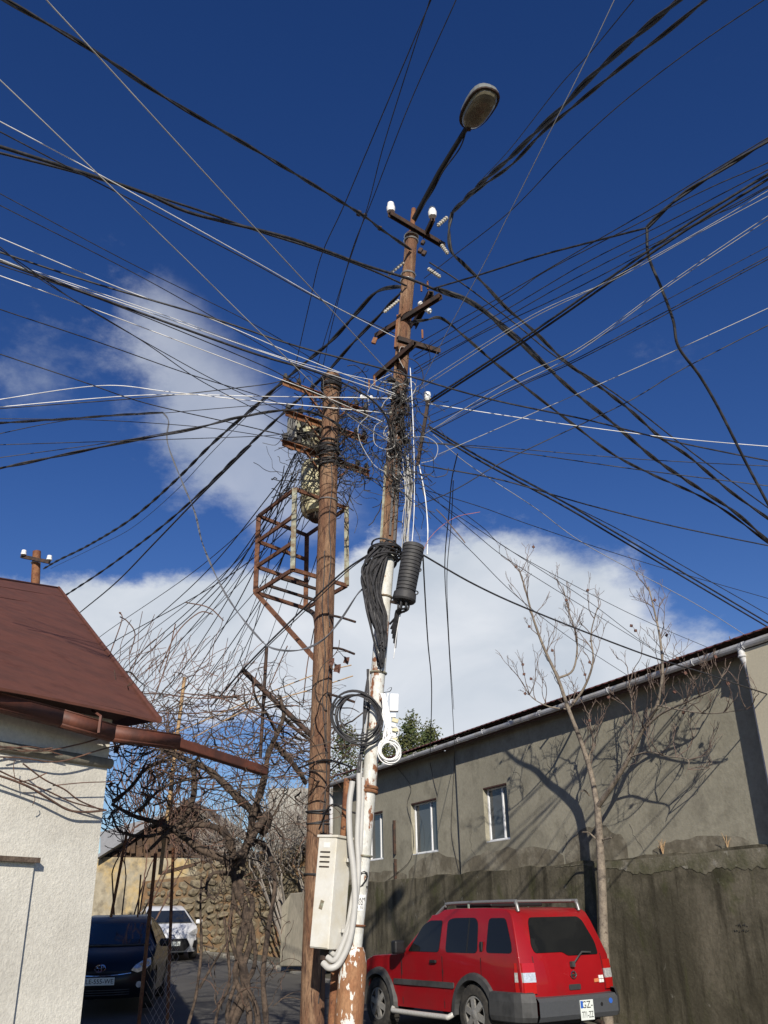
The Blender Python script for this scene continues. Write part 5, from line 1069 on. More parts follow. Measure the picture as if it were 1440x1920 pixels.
for (x, y, s_) in ((633, 1253, .055), (650, 1238, .045), (622, 1240, .045), (424, 1330, .04), (438, 1322, .05), (342, 1186, .05), (515, 1285, .05)):
    c = at(x, y, 9.4) if x > 600 else rg.choice(tw2.v).copy(); q = MB(); a = rg.uniform(-.5, .5); out = []
    if x > 600: q.tube(catmull([LPc(y - 25) + Vector((.1, 0, 0)), c.lerp(LPc(y - 25), .4) + Vector((0, 0, .06)), c], 4), .003, 4)
    for i in range(9):
        t = i * 2 * math.pi / 9; rr_ = s_ * (1 if i % 2 else .62); out.append(c + Vector((math.cos(t + a) * rr_, .3 * rr_ * math.sin(2 * t), math.sin(t + a) * rr_ * 1.2)))
    for i in range(9): q.face([c + Vector((0, .015, 0)), out[i], out[(i + 1) % 9]])
    q.build('leaf', m_dryleaf, vine)
# pergola rods and poles the vine hangs on
for i, (x0, y0, x1, y1, Y, r_, m_, nm, lb_) in enumerate([(346, 1270, 300, 1640, 10.6, .022, m_straw, 'pergola_pole', 'pale bamboo-like pole sticking up through the vine'), (500, 1214, 488, 1420, 10.2, .02, m_darksteel, 'pergola_rod', 'dark upright rod standing above the vine'), (454, 1255, 590, 1385, 10.1, .03, m_darksteel, 'pergola_beam', 'dark pipe slanting through the vine to the left pole'),
        (292, 1600, 256, 1960, 11.5, .022, m_rust, 'fence_post', 'leaning rusty fence post in front of the dark car'), (238, 1560, 208, 1720, 13, .02, m_rust, 'fence_post', 'thin rusty rod left of the leaning post'), (325, 1590, 314, 1900, 12, .02, m_rust, 'fence_post', 'rusty rod before the white car'), (264, 1640, 258, 1720, 14, .012, m_rust, 'fence_post', 'short thin rusty rod against the ochre wall')]):
    p0 = at(x0, y0, Y); p1 = at(x1, y1, Y)
    if y1 >= 1900: d = (p1 - p0); p1 = p0 + d * ((p0.z + .05) / (p0.z - p1.z)) if p0.z > p1.z else p1
    q = MB(); q.tube([p0, p0.lerp(p1, .5), p1], r_, 8); o = q.build(nm, m_, smooth=50); tag(o, lb_, 'post' if 'fence' in nm or 'pole' in nm else 'rod')
# sagging chain-link netting between the rods
cl_ = MB(); a = at(283, 1735, 11.6); b_ = at(345, 1735, 12.0); 
z1_ = at(300, 1738, 11.8).z; z0_ = -.02; L_ = (b_ - a).length; nn_ = int(L_ / .09)
dv = (b_ - a); dv.z = 0; dv.normalize(); hh = z1_ - z0_
for s in (1, -1):
    for i in range(-int(hh / .09), nn_ + int(hh / .09)):
        pts = []; st = 14
        for k in range(st + 1):
            z = z0_ + hh * k / st; u = i * .09 + s * (z - z0_) * .8
            if 0 <= u <= L_: pts.append(a + dv * u + Vector((0, .03 * math.sin(u * 5 + z * 4), z - a.z)))
        if len(pts) > 1: cl_.tube(pts, .002, 3, False)
cf = cl_.build('chain_link_netting', m_silver); tag(cf, 'sagging chain-link netting in front of the white car', 'netting', kind='stuff')
# green ties on the vine
for (x, y) in ((455, 1425), (372, 1440), (512, 1420)):
    pass
# ------------------------------------------------------------------ grey leafless shrubs and far trees
def shrub(name, x, y, Y, h, label, n, seed, mat, r0_=.02, wid=.5, dep=3, grp=None, cat='shrub'):
    b = at(x, y, Y); z0 = gh(b.x, b.y); b.z = z0; o = empty(name, b, label, cat, grp); g = random.Random(seed); st = MB(); cr = MB()
    for i in range(n):
        a = g.uniform(0, 6.28); d = Vector((math.cos(a) * wid, math.sin(a) * wid, 1)); base = b + Vector((math.cos(a), math.sin(a), 0)) * g.uniform(0, wid * .8); tp_ = base + d.normalized() * h * .45
        st.tube(catmull([base, base.lerp(tp_, .5) + Vector((g.uniform(-.1, .1), g.uniform(-.1, .1), 0)), tp_], 3), [r0_ * 1.6, r0_ * 1.5, r0_ * 1.4, r0_ * 1.3, r0_ * 1.2, r0_ * 1.1, r0_][:7], 5, False)
        grow(cr, tp_, d, h * .30, r0_, dep, g, up=.22, wig=.35, split=(2, 3), spread=1.0, shrink=.7, rmin=.011)
    st.build('stems', mat, o); cr.build('crown', mat, o)
m_gtwig = M('ash_grey_twig', (.28, .25, .215), (.17, .15, .13), rough=.95, scale=2, var=.3)
shrub('bare_shrub', 560, 1790, 31.5, 5.6, 'dense ash-grey leafless shrub filling the gap left of the rusty pole', 26, 1, m_gtwig, .03, .45)
shrub('bare_shrub', 630, 1790, 33.0, 6.0, 'grey leafless shrub right behind the rusty pole', 11, 2, m_gtwig, .03, .4)
shrub('bare_shrub', 500, 1790, 36.0, 5.2, 'grey leafless shrub behind the rubble wall beside the gable', 14, 3, m_gtwig, .03, .45)
shrub('bare_shrub', 225, 1790, 22.0, 5.6, 'reddish leafless shrub peeping out behind the white house corner', 9, 4, m_cane, .016, .5)
shrub('bare_shrub', 455, 1800, 37.0, 5.5, 'thin leafless shrub over the right gable slope', 6, 5, m_twig, .02, .5)
# evergreen tops behind the grey house
def evergreen(x, y, Y, hx, hz, seed, label):
    c = at(x, y, Y); o = empty('evergreen_tree', Vector((c.x, c.y, 0)), label, 'tree', 'evergreens behind the grey house'); g = random.Random(seed)
    q = MB(); q.tube([Vector((c.x, c.y, 0)), c], [.2, .05], 8); q.build('trunk', m_bark, o)
    cr = MB()
    for k in range(46):
        a = g.uniform(0, 6.28); rr_ = g.random() ** .5; zz = g.uniform(-1, 1); w_ = (1 - max(0, zz)) ** .7; cc = c + Vector((math.cos(a) * rr_ * hx * w_, math.sin(a) * rr_ * hx * w_, zz * hz))
        for j in range(60):
            p = cc + Vector((g.gauss(0, .16), g.gauss(0, .16), g.gauss(.05, .22))); s_ = g.uniform(.04, .085); u = Vector((g.uniform(-1, 1), g.uniform(-1, 1), g.uniform(-1, 1))).normalized(); v = u.orthogonal().normalized()
            cr.face([p - u * s_, p + v * s_ * .6, p + u * s_, p - v * s_ * .6])
    cr.build('crown', m_leafev, o)
evergreen(770, 1412, 36, .85, 1.1, 3, 'dark evergreen top behind the gutter right of the white pole'); evergreen(722, 1440, 37, .9, 1.3, 4, 'dark evergreen just behind the white wire coil'); evergreen(805, 1402, 38, .5, .6, 5, 'small evergreen tip furthest right over the gutter'); evergreen(650, 1440, 38, 1.2, 1.5, 6, 'brown-green evergreen between the two poles')
# ------------------------------------------------------------------ vehicles (local axes: x forward, y left, z up)
def arc(cx, cz, r_, a0, a1, n): return [(cx + r_ * math.cos(R(a0 + (a1 - a0) * i / n)), cz + r_ * math.sin(R(a0 + (a1 - a0) * i / n))) for i in range(n + 1)]
class Car:
    def __init__(s, root, outline, belt, hwf, xoff, wheels, arch_r, zsill, paint):
        """outline: (x,z) from rear bottom over the roof to front bottom; belt: indices where glasshouse starts and ends"""
        s.root, s.hwf, s.xoff = root, hwf, xoff
        NV = 13; vs = [(-1 + 2 * i / (NV - 1)) for i in range(NV)]; vs = [math.copysign(abs(v) ** .8, v) for v in vs]
        bm = bmesh.new(); rows = []
        for (x, z) in outline: rows.append([bm.verts.new(s.pt(x, z, v)) for v in vs])
        for a, b_ in zip(rows, rows[1:]):
            for i in range(NV - 1): bm.faces.new([a[i], a[i + 1], b_[i + 1], b_[i]])
        i0, i1 = belt
        bottom = []
        (xr, zr), (xf, zf) = wheels
        for (cx, cz) in ((xf, zf), (xr, zr)):
            a0 = math.degrees(math.asin(max(-1, min(1, (zsill - cz) / arch_r)))); bottom += arc(cx, cz, arch_r, a0, 180 - a0, 12)
        for side, k in ((-1, 0), (1, NV - 1)):
            up = [r_[k] for r_ in rows[i0:i1 + 1]]; bm.faces.new(up if side < 0 else up[::-1])
            lo = [r_[k] for r_ in rows[:i0 + 1]] + [r_[k] for r_ in rows[i1:]] + [bm.verts.new(s.pt(x, z, side)) for x, z in bottom]
            bm.faces.new(lo if side < 0 else lo[::-1])
        bmesh.ops.recalc_face_normals(bm, faces=bm.faces)
        me = bpy.data.meshes.new('body'); bm.to_mesh(me); bm.free(); me.materials.append(paint); me.shade_smooth(); me.set_sharp_from_angle(angle=R(38))
        o = bpy.data.objects.new('body', me); col.objects.link(o); o.parent = root; s.body = o
        bv = o.modifiers.new('bevel', 'BEVEL'); bv.width = .055; bv.segments = 4; bv.limit_method = 'ANGLE'; bv.angle_limit = R(45); bv.harden_normals = True
        q = MB()                                        # underbody and wheel wells
        zu = zsill + .0; q.box(((xr + xf) / 2, 0, zu + .12), (xf - xr - 2 * arch_r - .05, s.hwf(0, zu) * 1.8, .24))
        q.box(((xr + xf) / 2, 0, zu + .2), (xf - xr + .9, .9, .3))
        q.build('underbody', m_black, root, local=True)
        for (cx, cz) in ((xr, zr), (xf, zf)):
            for sd in (1, -1):
                q = MB(); A = arc(cx, cz, arch_r - .004, -10, 190, 14); yo = s.hwf(cx, cz) - .03
                for (x0, z0), (x1, z1) in zip(A, A[1:]): q.face([(x0, sd * yo, z0), (x1, sd * yo, z1), (x1, sd * .45, z1), (x0, sd * .45, z0)])
                q.face([(x, sd * .45, z) for x, z in A]); q.build('wheel_well', m_black, root, local=True)
    def pt(s, x, z, v): h = s.hwf(x, z); return Vector((x + s.xoff(x, z, v), v * h, z))
    def drape(s, poly, fn, cuts=3):
        """polygon cut into small faces that are laid on the curved skin"""
        bm = bmesh.new(); vs = [bm.verts.new((p[0], p[1], 0)) for p in poly]; bm.faces.new(vs)
        bmesh.ops.triangulate(bm, faces=bm.faces)
        for _ in range(cuts): bmesh.ops.subdivide_edges(bm, edges=[e for e in bm.edges if e.calc_length() > .09], cuts=1, use_grid_fill=True)
        bmesh.ops.triangulate(bm, faces=bm.faces)
        q = MB(); q.v = [fn(v.co.x, v.co.y) for v in bm.verts]; bm.verts.index_update(); q.f = [[v.index for v in f.verts] for f in bm.faces]; q.mi = [0] * len(q.f); bm.free(); return q
    def side_panel(s, name, poly, mat, sd, off=.006, parent=None, th=.01):
        q = s.drape(poly, lambda x, z: Vector((x, sd * (s.hwf(x, z) + off), z)))
        if sd > 0: q.f = [f[::-1] for f in q.f]
        P1 = [Vector((x, sd * (s.hwf(x, z) + off), z)) for x, z in poly]; P2 = [Vector((x, sd * (s.hwf(x, z) + off - th), z)) for x, z in poly]
        for i in range(len(poly)): j = (i + 1) % len(poly); q.face([P1[i], P1[j], P2[j], P2[i]])
        return q.build(name, mat, parent or s.root, local=True)
    def end_panel(s, name, poly, mat, xf, off, parent=None, n=8):
        """poly in (y,z), laid on the front or rear skin and pushed out by off"""
        q = s.drape(poly, lambda y, z: s.onend(y, z, xf, off)); k = len(poly)
        P1 = [s.onend(y, z, xf, off) for y, z in poly]; P2 = [s.onend(y, z, xf, off * .2) for y, z in poly]
        for i in range(k): j = (i + 1) % k; q.face([P1[i], P1[j], P2[j], P2[i]])
        return q.build(name, mat, parent or s.root, local=True)
    def onend(s, y, z, xf, off): x = xf(z); h = s.hwf(x, z); return Vector((x + s.xoff(x, z, max(-1, min(1, y / h))) + off, y, z))
def rpoly(pts, r_=.04, n=4):
    out = []; k = len(pts)
    for i in range(k):
        p = Vector(pts[i]); a = Vector(pts[i - 1]); b_ = Vector(pts[(i + 1) % k]); da = (a - p); db = (b_ - p); ra = min(r_, da.length * .45); rb_ = min(r_, db.length * .45); A = p + da.normalized() * ra; B_ = p + db.normalized() * rb_
        for t in range(n + 1): u = t / n; out.append(tuple(A * (1 - u) ** 2 + p * 2 * u * (1 - u) + B_ * u * u))
    return out
def wheel(root, x, y, z, r_, w, sd, spokes=6, rimr=.62, rim_mat=None):
    t = MB(); NR = 32; ks = (-.5, -.48, -.38, .38, .46, .5, .5, .40); rs_ = (rimr, .9, 1, 1, .95, .86, rimr + .04, rimr)
    for k_, q_ in zip(ks, rs_): t.v += [Vector((x + math.cos(2 * math.pi * i / NR) * r_ * q_, y + sd * k_ * w, z + math.sin(2 * math.pi * i / NR) * r_ * q_)) for i in range(NR)]
    for a_ in range(len(ks) - 1):
        for i in range(NR): j = (i + 1) % NR; t.f.append([a_ * NR + i, a_ * NR + j, a_ * NR + NR + j, a_ * NR + NR + i]); t.mi.append(0)
    ty = t.build('tyre', m_tyre, root, local=True, smooth=35)
    for i in range(28):
        a = 2 * math.pi * i / 28; tr_ = MB(); tr_.box((x + math.cos(a) * r_ * .995, y, z + math.sin(a) * r_ * .995), (.03, w * .74, .05), Matrix.Rotation(-a, 3, 'Y')); 
        if spokes == 6: tr_.build('tread_block', m_tyre, ty, local=True)
    rm = MB(); yo = y + sd * w * .40
    rm.tube([(x, y + sd * w * .1, z), (x, yo - sd * .03, z), (x, yo + sd * .01, z), (x, yo + sd * .012, z)], [r_ * rimr * .96, r_ * rimr * .98, r_ * rimr, r_ * rimr * .9], 28, False)
    bk = MB(); bk.tube([(x, y, z), (x, y + sd * .01, z)], r_ * rimr * .95, 20); bk.build('brake_disc', m_darksteel, root, local=True)
    for i in range(spokes):
        a = 2 * math.pi * i / spokes + .3; c_, s_ = math.cos(a), math.sin(a); e0 = Vector((x + c_ * r_ * .1, yo + sd * .012, z + s_ * r_ * .1)); e1 = Vector((x + c_ * r_ * rimr * .95, yo - sd * .005, z + s_ * r_ * rimr * .95)); rm.bar(e0, e1, .085, .03, (0, 1, 0))
    rm.tube([(x, yo - sd * .03, z), (x, yo + sd * .02, z), (x, yo + sd * .035, z)], [r_ * .2, r_ * .19, r_ * .12], 14)
    o = rm.build('rim', rim_mat or m_rim, root, local=True, smooth=35); return ty

m_rack = M('dull_rack_tube', (.26, .26, .26), rough=.4, metal=.4, var=.15)
# ---- red off-road car seen from behind left
hd = Vector((-.543, .84, 0)).normalized(); orgc = Vector((1.19, 16.43, 0)); orgc.z = gh(orgc.x, orgc.y) - .03
suv = empty('parked_car', orgc, 'red off-road car with roof rack parked by the grey wall', 'car', 'parked cars', math.atan2(hd.y, hd.x))
def hw(x, z): return (.865 if z < 1.14 else .865 - (z - 1.14) * .21) - (max(0, x - 1.35) ** 2) * .13 - (.02 if z < .6 else 0)
def xo(x, z, v): return -(abs(v) ** 3) * .13 * max(0, min(1, (x - 1.5) / .5)) + (abs(v) ** 4) * .09 * max(0, min(1, (-2.03 - x) / .3)) - (abs(v) ** 2) * .10 * (1 if -.1 < x < .65 and z > 1.2 else 0)
outl = [(-2.45, .42), (-2.48, .60), (-2.49, .80), (-2.45, 1.14), (-2.36, 1.38), (-2.25, 1.60), (-2.16, 1.715), (-2.02, 1.775), (-1.5, 1.80), (-.8, 1.805), (-.45, 1.79), (-.30, 1.73), (-.12, 1.715), (-.02, 1.69), (.12, 1.59), (.60, 1.16), (.9, 1.14), (1.5, 1.11), (1.85, 1.04), (2.0, .94), (2.06, .78), (2.06, .42)]
car = Car(suv, outl, (3, 15), hw, xo, ((-1.32, .385), (1.33, .385)), .46, .38, m_red)
for (cx, cz) in ((-1.32, .39), (1.33, .39)):
    for sd in (1, -1): wheel(suv, cx, sd * .77, cz, .385, .25, sd)
def rearx(z):
    R_ = outl[:8]
    for (x0, z0), (x1, z1) in zip(R_, R_[1:]):
        if z <= z1: return x0 + (x1 - x0) * (z - z0) / (z1 - z0)
    return R_[-1][0]
for sd in (1, -1):
    dr_ = car.side_panel('front_door_window', rpoly([(.42, 1.19), (.06, 1.57), (-.12, 1.64), (-.46, 1.64), (-.44, 1.19)], .05), m_cglass, sd)
    car.side_panel('rear_door_window', rpoly([(-.62, 1.19), (-.60, 1.64), (-.75, 1.67), (-1.30, 1.67), (-1.38, 1.60), (-1.42, 1.19)], .07), m_cglass, sd)
    car.side_panel('quarter_window', rpoly([(-1.63, 1.20), (-1.63, 1.66), (-2.02, 1.66), (-2.20, 1.30), (-2.22, 1.20)], .07), m_cglass, sd)
    car.side_panel('window_divider', [(-1.15, 1.2), (-1.15, 1.66), (-1.175, 1.66), (-1.175, 1.2)], m_black, sd, .01)
    car.side_panel('side_moulding', rpoly([(.84, .70), (.84, .78), (-.82, .78), (-.82, .70)], .02), m_trim, sd, .018, th=.02)
    for xs in (.62, -.53, -1.50): car.side_panel('door_seam', [(xs, .42), (xs, 1.13), (xs - .012, 1.13), (xs - .012, .42)], m_black, sd, .003, th=.006)
    for (x0, z0) in ((-.25, 1.055), ):
        q = MB(); q.box((x0 - .06, sd * (hw(x0, z0) + .015), z0), (.16, .04, .045)); q.build('door_handle', m_black, suv, local=True, bevel=.01)
    q = MB(); q.box((-1.52, sd * (hw(-1.52, 1.28) + .012), 1.28), (.05, .04, .13)); q.build('door_handle', m_black, suv, local=True, bevel=.01)
    q = MB(); q.box((.50, sd * 1.0, 1.25), (.14, .20, .20)); q.box((.52, sd * .89, 1.20), (.06, .12, .06)); q.build('mirror', m_black, suv, local=True, bevel=.04)
    for (cx, cz) in ((-1.32, .39), (1.33, .39)):                       # flares
        q = MB(); A = arc(cx, cz, .455, -4, 184, 20)
        for i, ((x0, z0), (x1, z1)) in enumerate(zip(A, A[1:])):
            def off(x, z, g, y): d = Vector((x - cx, 0, z - cz)).normalized(); return Vector((x, 0, z)) + d * g + Vector((0, sd * y, 0))
            yb = .865
            q.face([off(x0, z0, -.01, yb + .055), off(x1, z1, -.01, yb + .055), off(x1, z1, .07, yb + .045), off(x0, z0, .07, yb + .045)]); q.face([off(x0, z0, .07, yb + .045), off(x1, z1, .07, yb + .045), off(x1, z1, .10, yb - .03), off(x0, z0, .10, yb - .03)]); q.face([off(x0, z0, -.01, yb + .055), off(x0, z0, -.02, yb - .08), off(x1, z1, -.02, yb - .08), off(x1, z1, -.01, yb + .055)])
        q.build('wheel_arch_flare', m_trim, suv, local=True, smooth=40)
    q = MB(); q.tube(catmull([(.88, sd * .80, .42), (.80, sd * .93, .33), (.6, sd * .95, .32), (-.6, sd * .95, .32), (-.76, sd * .93, .33), (-.84, sd * .80, .42)], 4), .038, 10); q.build('side_step', m_alloy, suv, local=True, smooth=50)
    q = MB(); q.tube(catmull([(-.05, sd * .60, 1.70), (-.32, sd * .60, 1.84), (-.5, sd * .60, 1.88), (-1.95, sd * .60, 1.88), (-2.08, sd * .60, 1.86), (-2.13, sd * .60, 1.74)], 5), .026, 10); q.build('roof_rack_rail', m_rack, suv, local=True, smooth=50)
    for xs in (-.95,): q = MB(); q.tube([(xs, sd * .60, 1.80), (xs, sd * .60, 1.88)], .022, 8); q.build('rack_foot', m_chrome, suv, local=True, smooth=50)
    q = MB(); q.tube([(-.18, sd * .55, 1.74), (-.34, sd * .60, 1.84)], .03, 8); q.build('rack_deflector', m_black, suv, local=True)
    # tail lamps wrap the rear corner
    tl = MB(); ys_ = [.845, .80, .73, .665]
    for (z0, z1, m_) in ((.70, .84, m_redd), (.84, .96, m_clear), (.96, 1.08, m_redd)):
        q = MB(); pts0 = [car.onend(sd * y, z0, rearx, -.025) for y in ys_]; pts1 = [car.onend(sd * y, z1, rearx, -.025) for y in ys_]
        f0 = Vector((-2.27, sd * (hw(-2.2, z0) + .012), z0)); f1 = Vector((-2.27, sd * (hw(-2.2, z1) + .012), z1)); pts0 = [f0] + pts0; pts1 = [f1] + pts1
        for i in range(len(pts0) - 1): q.face([pts0[i], pts0[i + 1], pts1[i + 1], pts1[i]])
        q.face([pts0[-1], pts0[-1] + Vector((.04, 0, 0)), pts1[-1] + Vector((.04, 0, 0)), pts1[-1]])
        q.build('tail_lamp', m_, suv, local=True, smooth=50)
for xs in (-.52, -1.98): q = MB(); q.tube([(xs, -.60, 1.88), (xs, .60, 1.88)], .02, 8); q.build('rack_bar', m_rack, suv, local=True, smooth=50)
q = MB(); q.box((-.95, 0, 1.84), (.9, 1.05, .05)); q.build('rack_tray', m_black, suv, local=True, bevel=.015)
rw = car.end_panel('rear_window', rpoly([(.60, 1.20), (.62, 1.30), (.53, 1.60), (.47, 1.66), (-.47, 1.66), (-.53, 1.60), (-.62, 1.30), (-.60, 1.15), (.02, 1.15), (.10, 1.20)], .04), m_cglass, rearx, -.012)
q = MB(); q.tube([(-2.5150, -.02, 1.04), (-2.5050, -.16, 1.15), (-2.4800, -.24, 1.19), (-2.4700, -.42, 1.18)], .012, 6); q.box((-2.5000, -.02, 1.04), (.05, .06, .07)); q.build('wiper', m_trim, suv, local=True)
# tailgate: seams, emblem, latch, stickers
tgp = rpoly([(.655, .92), (.655, 1.14), (.66, 1.2), (-.66, 1.2), (-.655, 1.14), (-.655, .92)], .03)
for (y0, y1) in ((.66, .648), (-.648, -.66)): car.end_panel('tailgate_seam', [(y0, .68), (y0, 1.16), (y1, 1.16), (y1, .68)], m_black, rearx, -.003)
emb = MB(); emb.ring((-2.5020, -.02, .905), (1, 0, 0), .045, .009, 18, 6); emb.box((-2.5020, -.02, .905), (.012, .12, .022)); eo = emb.build('round_emblem', m_chrome, suv, local=True, smooth=40)

car.end_panel('latch_recess', rpoly([(-.02 + .10, .715), (-.02 + .10, .785), (-.02 - .12, .785), (-.02 - .12, .715)], .02), m_trim, lambda z: -2.4850, -.014).location.z = -.0
for i, (y, z) in enumerate(((-.545, .855), (-.60, .855), (-.545, .805), (-.60, .805))): car.end_panel('sticker', [(y + .022, z - .021), (y + .022, z + .021), (y - .022, z + .021), (y - .022, z - .021)], m_paper, rearx, -.012)
car.end_panel('orange_sticker', [(-.42, .79), (-.42, .835), (-.51, .84), (-.51, .795)], m_orange, rearx, -.012)
# rear bumper with dark corner caps
bp = MB(); 
prof = [(.0, .34), (-.10, .36), (-.14, .42), (-.14, .60), (-.10, .645), (.0, .66)]
yst = [-.74, -.5, 0, .5, .74]
for y0, y1 in zip(yst, yst[1:]):
    for (a0, z0), (a1, z1) in zip(prof, prof[1:]): bp.face([(-2.45 + a0, y0, z0), (-2.45 + a0, y1, z0), (-2.45 + a1, y1, z1), (-2.45 + a1, y0, z1)])
bpo = bp.build('rear_bumper', m_bump, suv, local=True, smooth=40)
for sd in (1, -1):
    q = MB(); stn = [(-2.45, .735), (-2.43, .80), (-2.36, .88), (-2.26, .91), (-2.0, .91), (-1.80, .90)]
    for (x0, y0), (x1, y1) in zip(stn, stn[1:]):
        for (a0, z0), (a1, z1) in zip(prof, prof[1:]):
            def bq(x, y, a, z): n_ = Vector((x + 2.03, (y - .55) * 1.6, 0)).normalized(); return Vector((x + n_.x * -a, sd * (y + n_.y * -a * .35), z + (.06 if z > .63 else 0)))
            q.face([bq(x0, y0, a0, z0), bq(x1, y1, a0, z0), bq(x1, y1, a1, z1), bq(x0, y0, a1, z1)])
    q.build('bumper_corner', m_trim, suv, local=True, smooth=60)
q = MB(); q.tube([(-2.5880, -.60, .555), (-2.5960, -.60, .555)], .035, 14); q.build('blue_cap', m_blue, suv, local=True)
q = MB(); q.tube([(-2.5880, -.42, .52), (-2.5940, -.42, .52)], .025, 12); q.build('tow_hole', m_black, suv, local=True)
q = MB(); q.box((-2.5980, -.12, .465), (.012, .25, .25)); pl = q.build('number_plate', m_plate, suv, local=True, bevel=.004)
q = MB(); q.box((-2.6055, -.022, .535), (.003, .045, .09)); q.build('plate_flag', m_blue, pl, local=True)
text_mb('GZ-', .125, (-2.6062, -.125, .527), (0, -1, 0), (0, 0, 1)).build('plate_text', m_ink, pl, local=True)
text_mb('771-ZZ', .098, (-2.6062, -.12, .405), (0, -.72, 0), (0, 0, 1.15)).build('plate_text', m_ink, pl, local=True)
q = MB(); q.tube(catmull([(-2.1, -.45, .32), (-2.45, -.42, .30), (-2.6, -.40, .28)], 3), .03, 10); q.build('exhaust', m_darksteel, suv, local=True)
q = MB(); q.box((-1.5, 0, .40), (.2, 1.3, .12)); q.box((-2.2, .1, .36), (.4, .9, .12)); q.build('rear_axle', m_black, suv, local=True)
q = MB(); q.box((2.04, 0, .56), (.14, 1.48, .3)); q.build('front_bumper', m_trim, suv, local=True, bevel=.04)
for sd in (1, -1): q = MB(); q.box((1.95, sd * .58, .86), (.1, .26, .16)); q.build('headlight', m_clear, suv, local=True, bevel=.03)

m_wscreen = M('windscreen_glass', (.02, .024, .028), rough=.06, var=0.0, spec=.7)
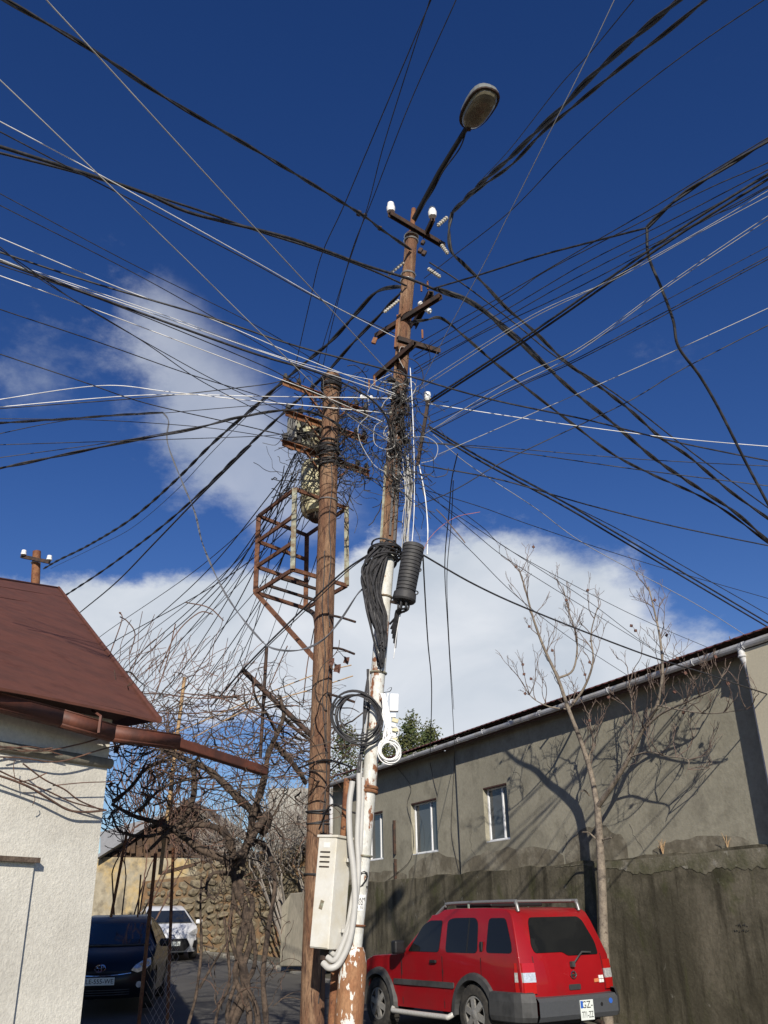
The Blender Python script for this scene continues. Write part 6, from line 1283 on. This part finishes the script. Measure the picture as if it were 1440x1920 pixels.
# ---- two hatchbacks facing the camera
def hatch(name_label, loc, heading, paint, sc, plate, style):
    h = Vector(heading).normalized(); p = Vector((loc[0], loc[1], gh(loc[0], loc[1]) + loc[2])); root = empty('parked_car', p, name_label, 'car', 'parked cars', math.atan2(h.y, h.x)); root.scale = (sc, sc, sc)
    def hw2(x, z): return (.865 if z < .9 else .865 - (z - .9) * .52) - max(0, x - 1.3) ** 2 * .10 - (.03 if z < .35 else 0)
    def xo2(x, z, v): return -(abs(v) ** 2.6) * .42 * max(0, min(1, (x - 1.2) / .8)) - abs(v) ** 2 * .22 * (1 if .2 < x < 1.4 and z > .95 else 0) + abs(v) ** 3 * .2 * max(0, min(1, (-1.6 - x) / .4))
    out = [(-2.1, .25), (-2.16, .6), (-2.12, .98), (-1.6, 1.30), (-.8, 1.46), (-.1, 1.50), (.32, 1.455), (.6, 1.36), (1.38, .98), (1.7, .90), (2.0, .77), (2.12, .66), (2.17, .5), (2.15, .32), (2.05, .2)]
    c = Car(root, out, (2, 8), hw2, xo2, ((-1.33, .31), (1.36, .31)), .36, .24, paint)
    for (cx, cz) in ((-1.33, .31), (1.36, .31)):
        for sd in (1, -1): wheel(root, cx, sd * .76, cz, .31, .2, sd, 5)
    wsx = lambda z: .6 + (1.36 - z) * 2.05
    # windscreen as a curved strip
    q = MB(); zs = [1.005, 1.08, 1.16, 1.25, 1.34]; vs = [-.9 + .2 * i for i in range(10)]
    for z0, z1 in zip(zs, zs[1:]):
        for v0, v1 in zip(vs, vs[1:]):
            f = lambda v, z: (lambda x: Vector((x + c.xoff(x, z, v) + .010, v * hw2(x, z) * .97, z + .010)))(wsx(z)); q.face([f(v0, z0), f(v1, z0), f(v1, z1), f(v0, z1)])
    q.build('windscreen', m_wscreen, root, local=True, smooth=60)
    for sd in (1, -1):
        c.side_panel('side_window', rpoly([(1.05, 1.0), (.55, 1.32), (.05, 1.40), (-.2, 1.39), (-.2, 1.0)], .05), m_cglass, sd); c.side_panel('side_window', rpoly([(-.28, 1.0), (-.28, 1.39), (-1.0, 1.32), (-1.35, 1.04)], .05), m_cglass, sd)
        q = MB(); q.box((.98, sd * .96, 1.02), (.12, .2, .13)); q.build('mirror', m_black if style == 'dark' else paint, root, local=True, bevel=.04)
    q = MB(); q.tube([(lambda x: Vector((x + c.xoff(x, .99, v) + .02, v * hw2(x, .99) * .97, .995)))(1.36) for v in [-.9 + .18 * i for i in range(11)]], .016, 6); q.build('cowl', m_trim, root, local=True)
    nose = lambda z: 2.0 + (.77 - z) * 1.1 if z > .66 else 2.12 + (.66 - z) * .31 if z > .5 else 2.17
    def patch_(name, poly, mat, off=.012, parent=None):
        q = c.drape(poly, lambda y, z: c.onend(y, z, nose, off)); q.f = [f_[::-1] for f_ in q.f]; return q.build(name, mat, parent or root, local=True)
    if style == 'dark':
        for sd in (1, -1): 
            q = MB(); poly = [(sd * .50, .62), (sd * .56, .70), (sd * .66, .76), (sd * .78, .80), (sd * .80, .70), (sd * .72, .62), (sd * .60, .58)]
            q = c.drape(poly, lambda y, z: c.onend(y, z, nose, .02)); hl = q.build('headlight', m_clear, root, local=True)
            for (y, z, r_) in ((.66, .68, .05), (.74, .71, .035)): b_ = MB(); pc = c.onend(sd * y, z, nose, .024); b_.tube([pc, pc + Vector((.012, 0, 0))], r_, 12); b_.build('bulb', m_chrome, hl, local=True)
        patch_('upper_grille', [(-.46, .585), (-.5, .62), (.5, .62), (.46, .585)], m_black, .014)
        q = MB(); q.tube([c.onend(y, .58 - .03 * (1 - (y / .5) ** 2), nose, .02) for y in [-.5 + .1 * i for i in range(11)]], .010, 6); q.build('chrome_strip', m_chrome, root, local=True)
        for i in range(3): q = MB(); q.tube([c.onend(y, .335 - i * .035, nose, .016) for y in (-.5, -.25, 0, .25, .5)], .008, 5); q.build('grille_bar', m_trim, root, local=True)
        ez, ey, pz = .665, 0, .47
        for sd in (1, -1): q = MB(); pc = c.onend(sd * .64, .40, nose, .0); q.tube([pc, pc + Vector((.02, 0, 0))], .05, 12); q.build('fog_lamp', m_clear, root, local=True)
    else:
        for sd in (1, -1):
            q = MB(); poly = [(sd * .50, .70), (sd * .70, .80), (sd * .84, .84), (sd * .82, .70), (sd * .70, .64)]; q = c.drape(poly, lambda y, z: c.onend(y, z, nose, .02)); q.build('headlight', m_clear, root, local=True)
            q = MB(); poly = [(sd * .66, .32), (sd * .70, .50), (sd * .80, .52), (sd * .78, .30)]; q = c.drape(poly, lambda y, z: c.onend(y, z, nose, .016)); q.build('fog_vent', m_black, root, local=True)
        patch_('grille', rpoly([(-.42, .24), (-.58, .38), (-.46, .57), (.46, .57), (.58, .38), (.42, .24)], .03), m_black, .016)
        ez, ey, pz = .615, 0, .43
    ec = c.onend(ey, ez, nose, .02); q = MB(); nrm = Vector((1, 0, .35))
    
    def oval(cy, cz, a_, b_, r_): q.tube([ec + Vector((-(cz + b_ * math.sin(t_)) * .45, cy + a_ * math.cos(t_), cz + b_ * math.sin(t_))) for t_ in [2 * math.pi * i / 24 for i in range(25)]], r_, 6, False)
    oval(0, 0, .085, .056, .010); oval(0, .024, .058, .026, .008); oval(0, -.006, .026, .046, .008); eo = q.build('oval_emblem', m_chrome, root, local=True, smooth=50)
    eo.rotation_euler = (0, 0, 0)
    pc = c.onend(0, pz, nose, .03); q = MB(); q.box(pc, (.012, .52, .115)); po = q.build('number_plate', m_plate, root, local=True, bevel=.004)
    q = MB(); q.box(pc + Vector((.0075, -.235, 0)), (.003, .045, .11)); q.build('plate_band', m_blue, po, local=True)
    text_mb(plate, .098, pc + Vector((.0085, .02, -.002)), (0, .98, 0), (0, 0, 1)).build('plate_text', m_ink, po, local=True)
    return root
hatch('dark navy hatchback half hidden behind the white house corner', (-5.28, 18.95, .02), (.16, -1, 0), m_navy, 1.0, 'LE-555-WE', 'dark')
hatch('white hatchback parked before the rubble wall further up the street', (-7.5, 32.2, -.02), (.36, -1, 0), m_whitep, 1.03, 'CD-023-BC', 'white')
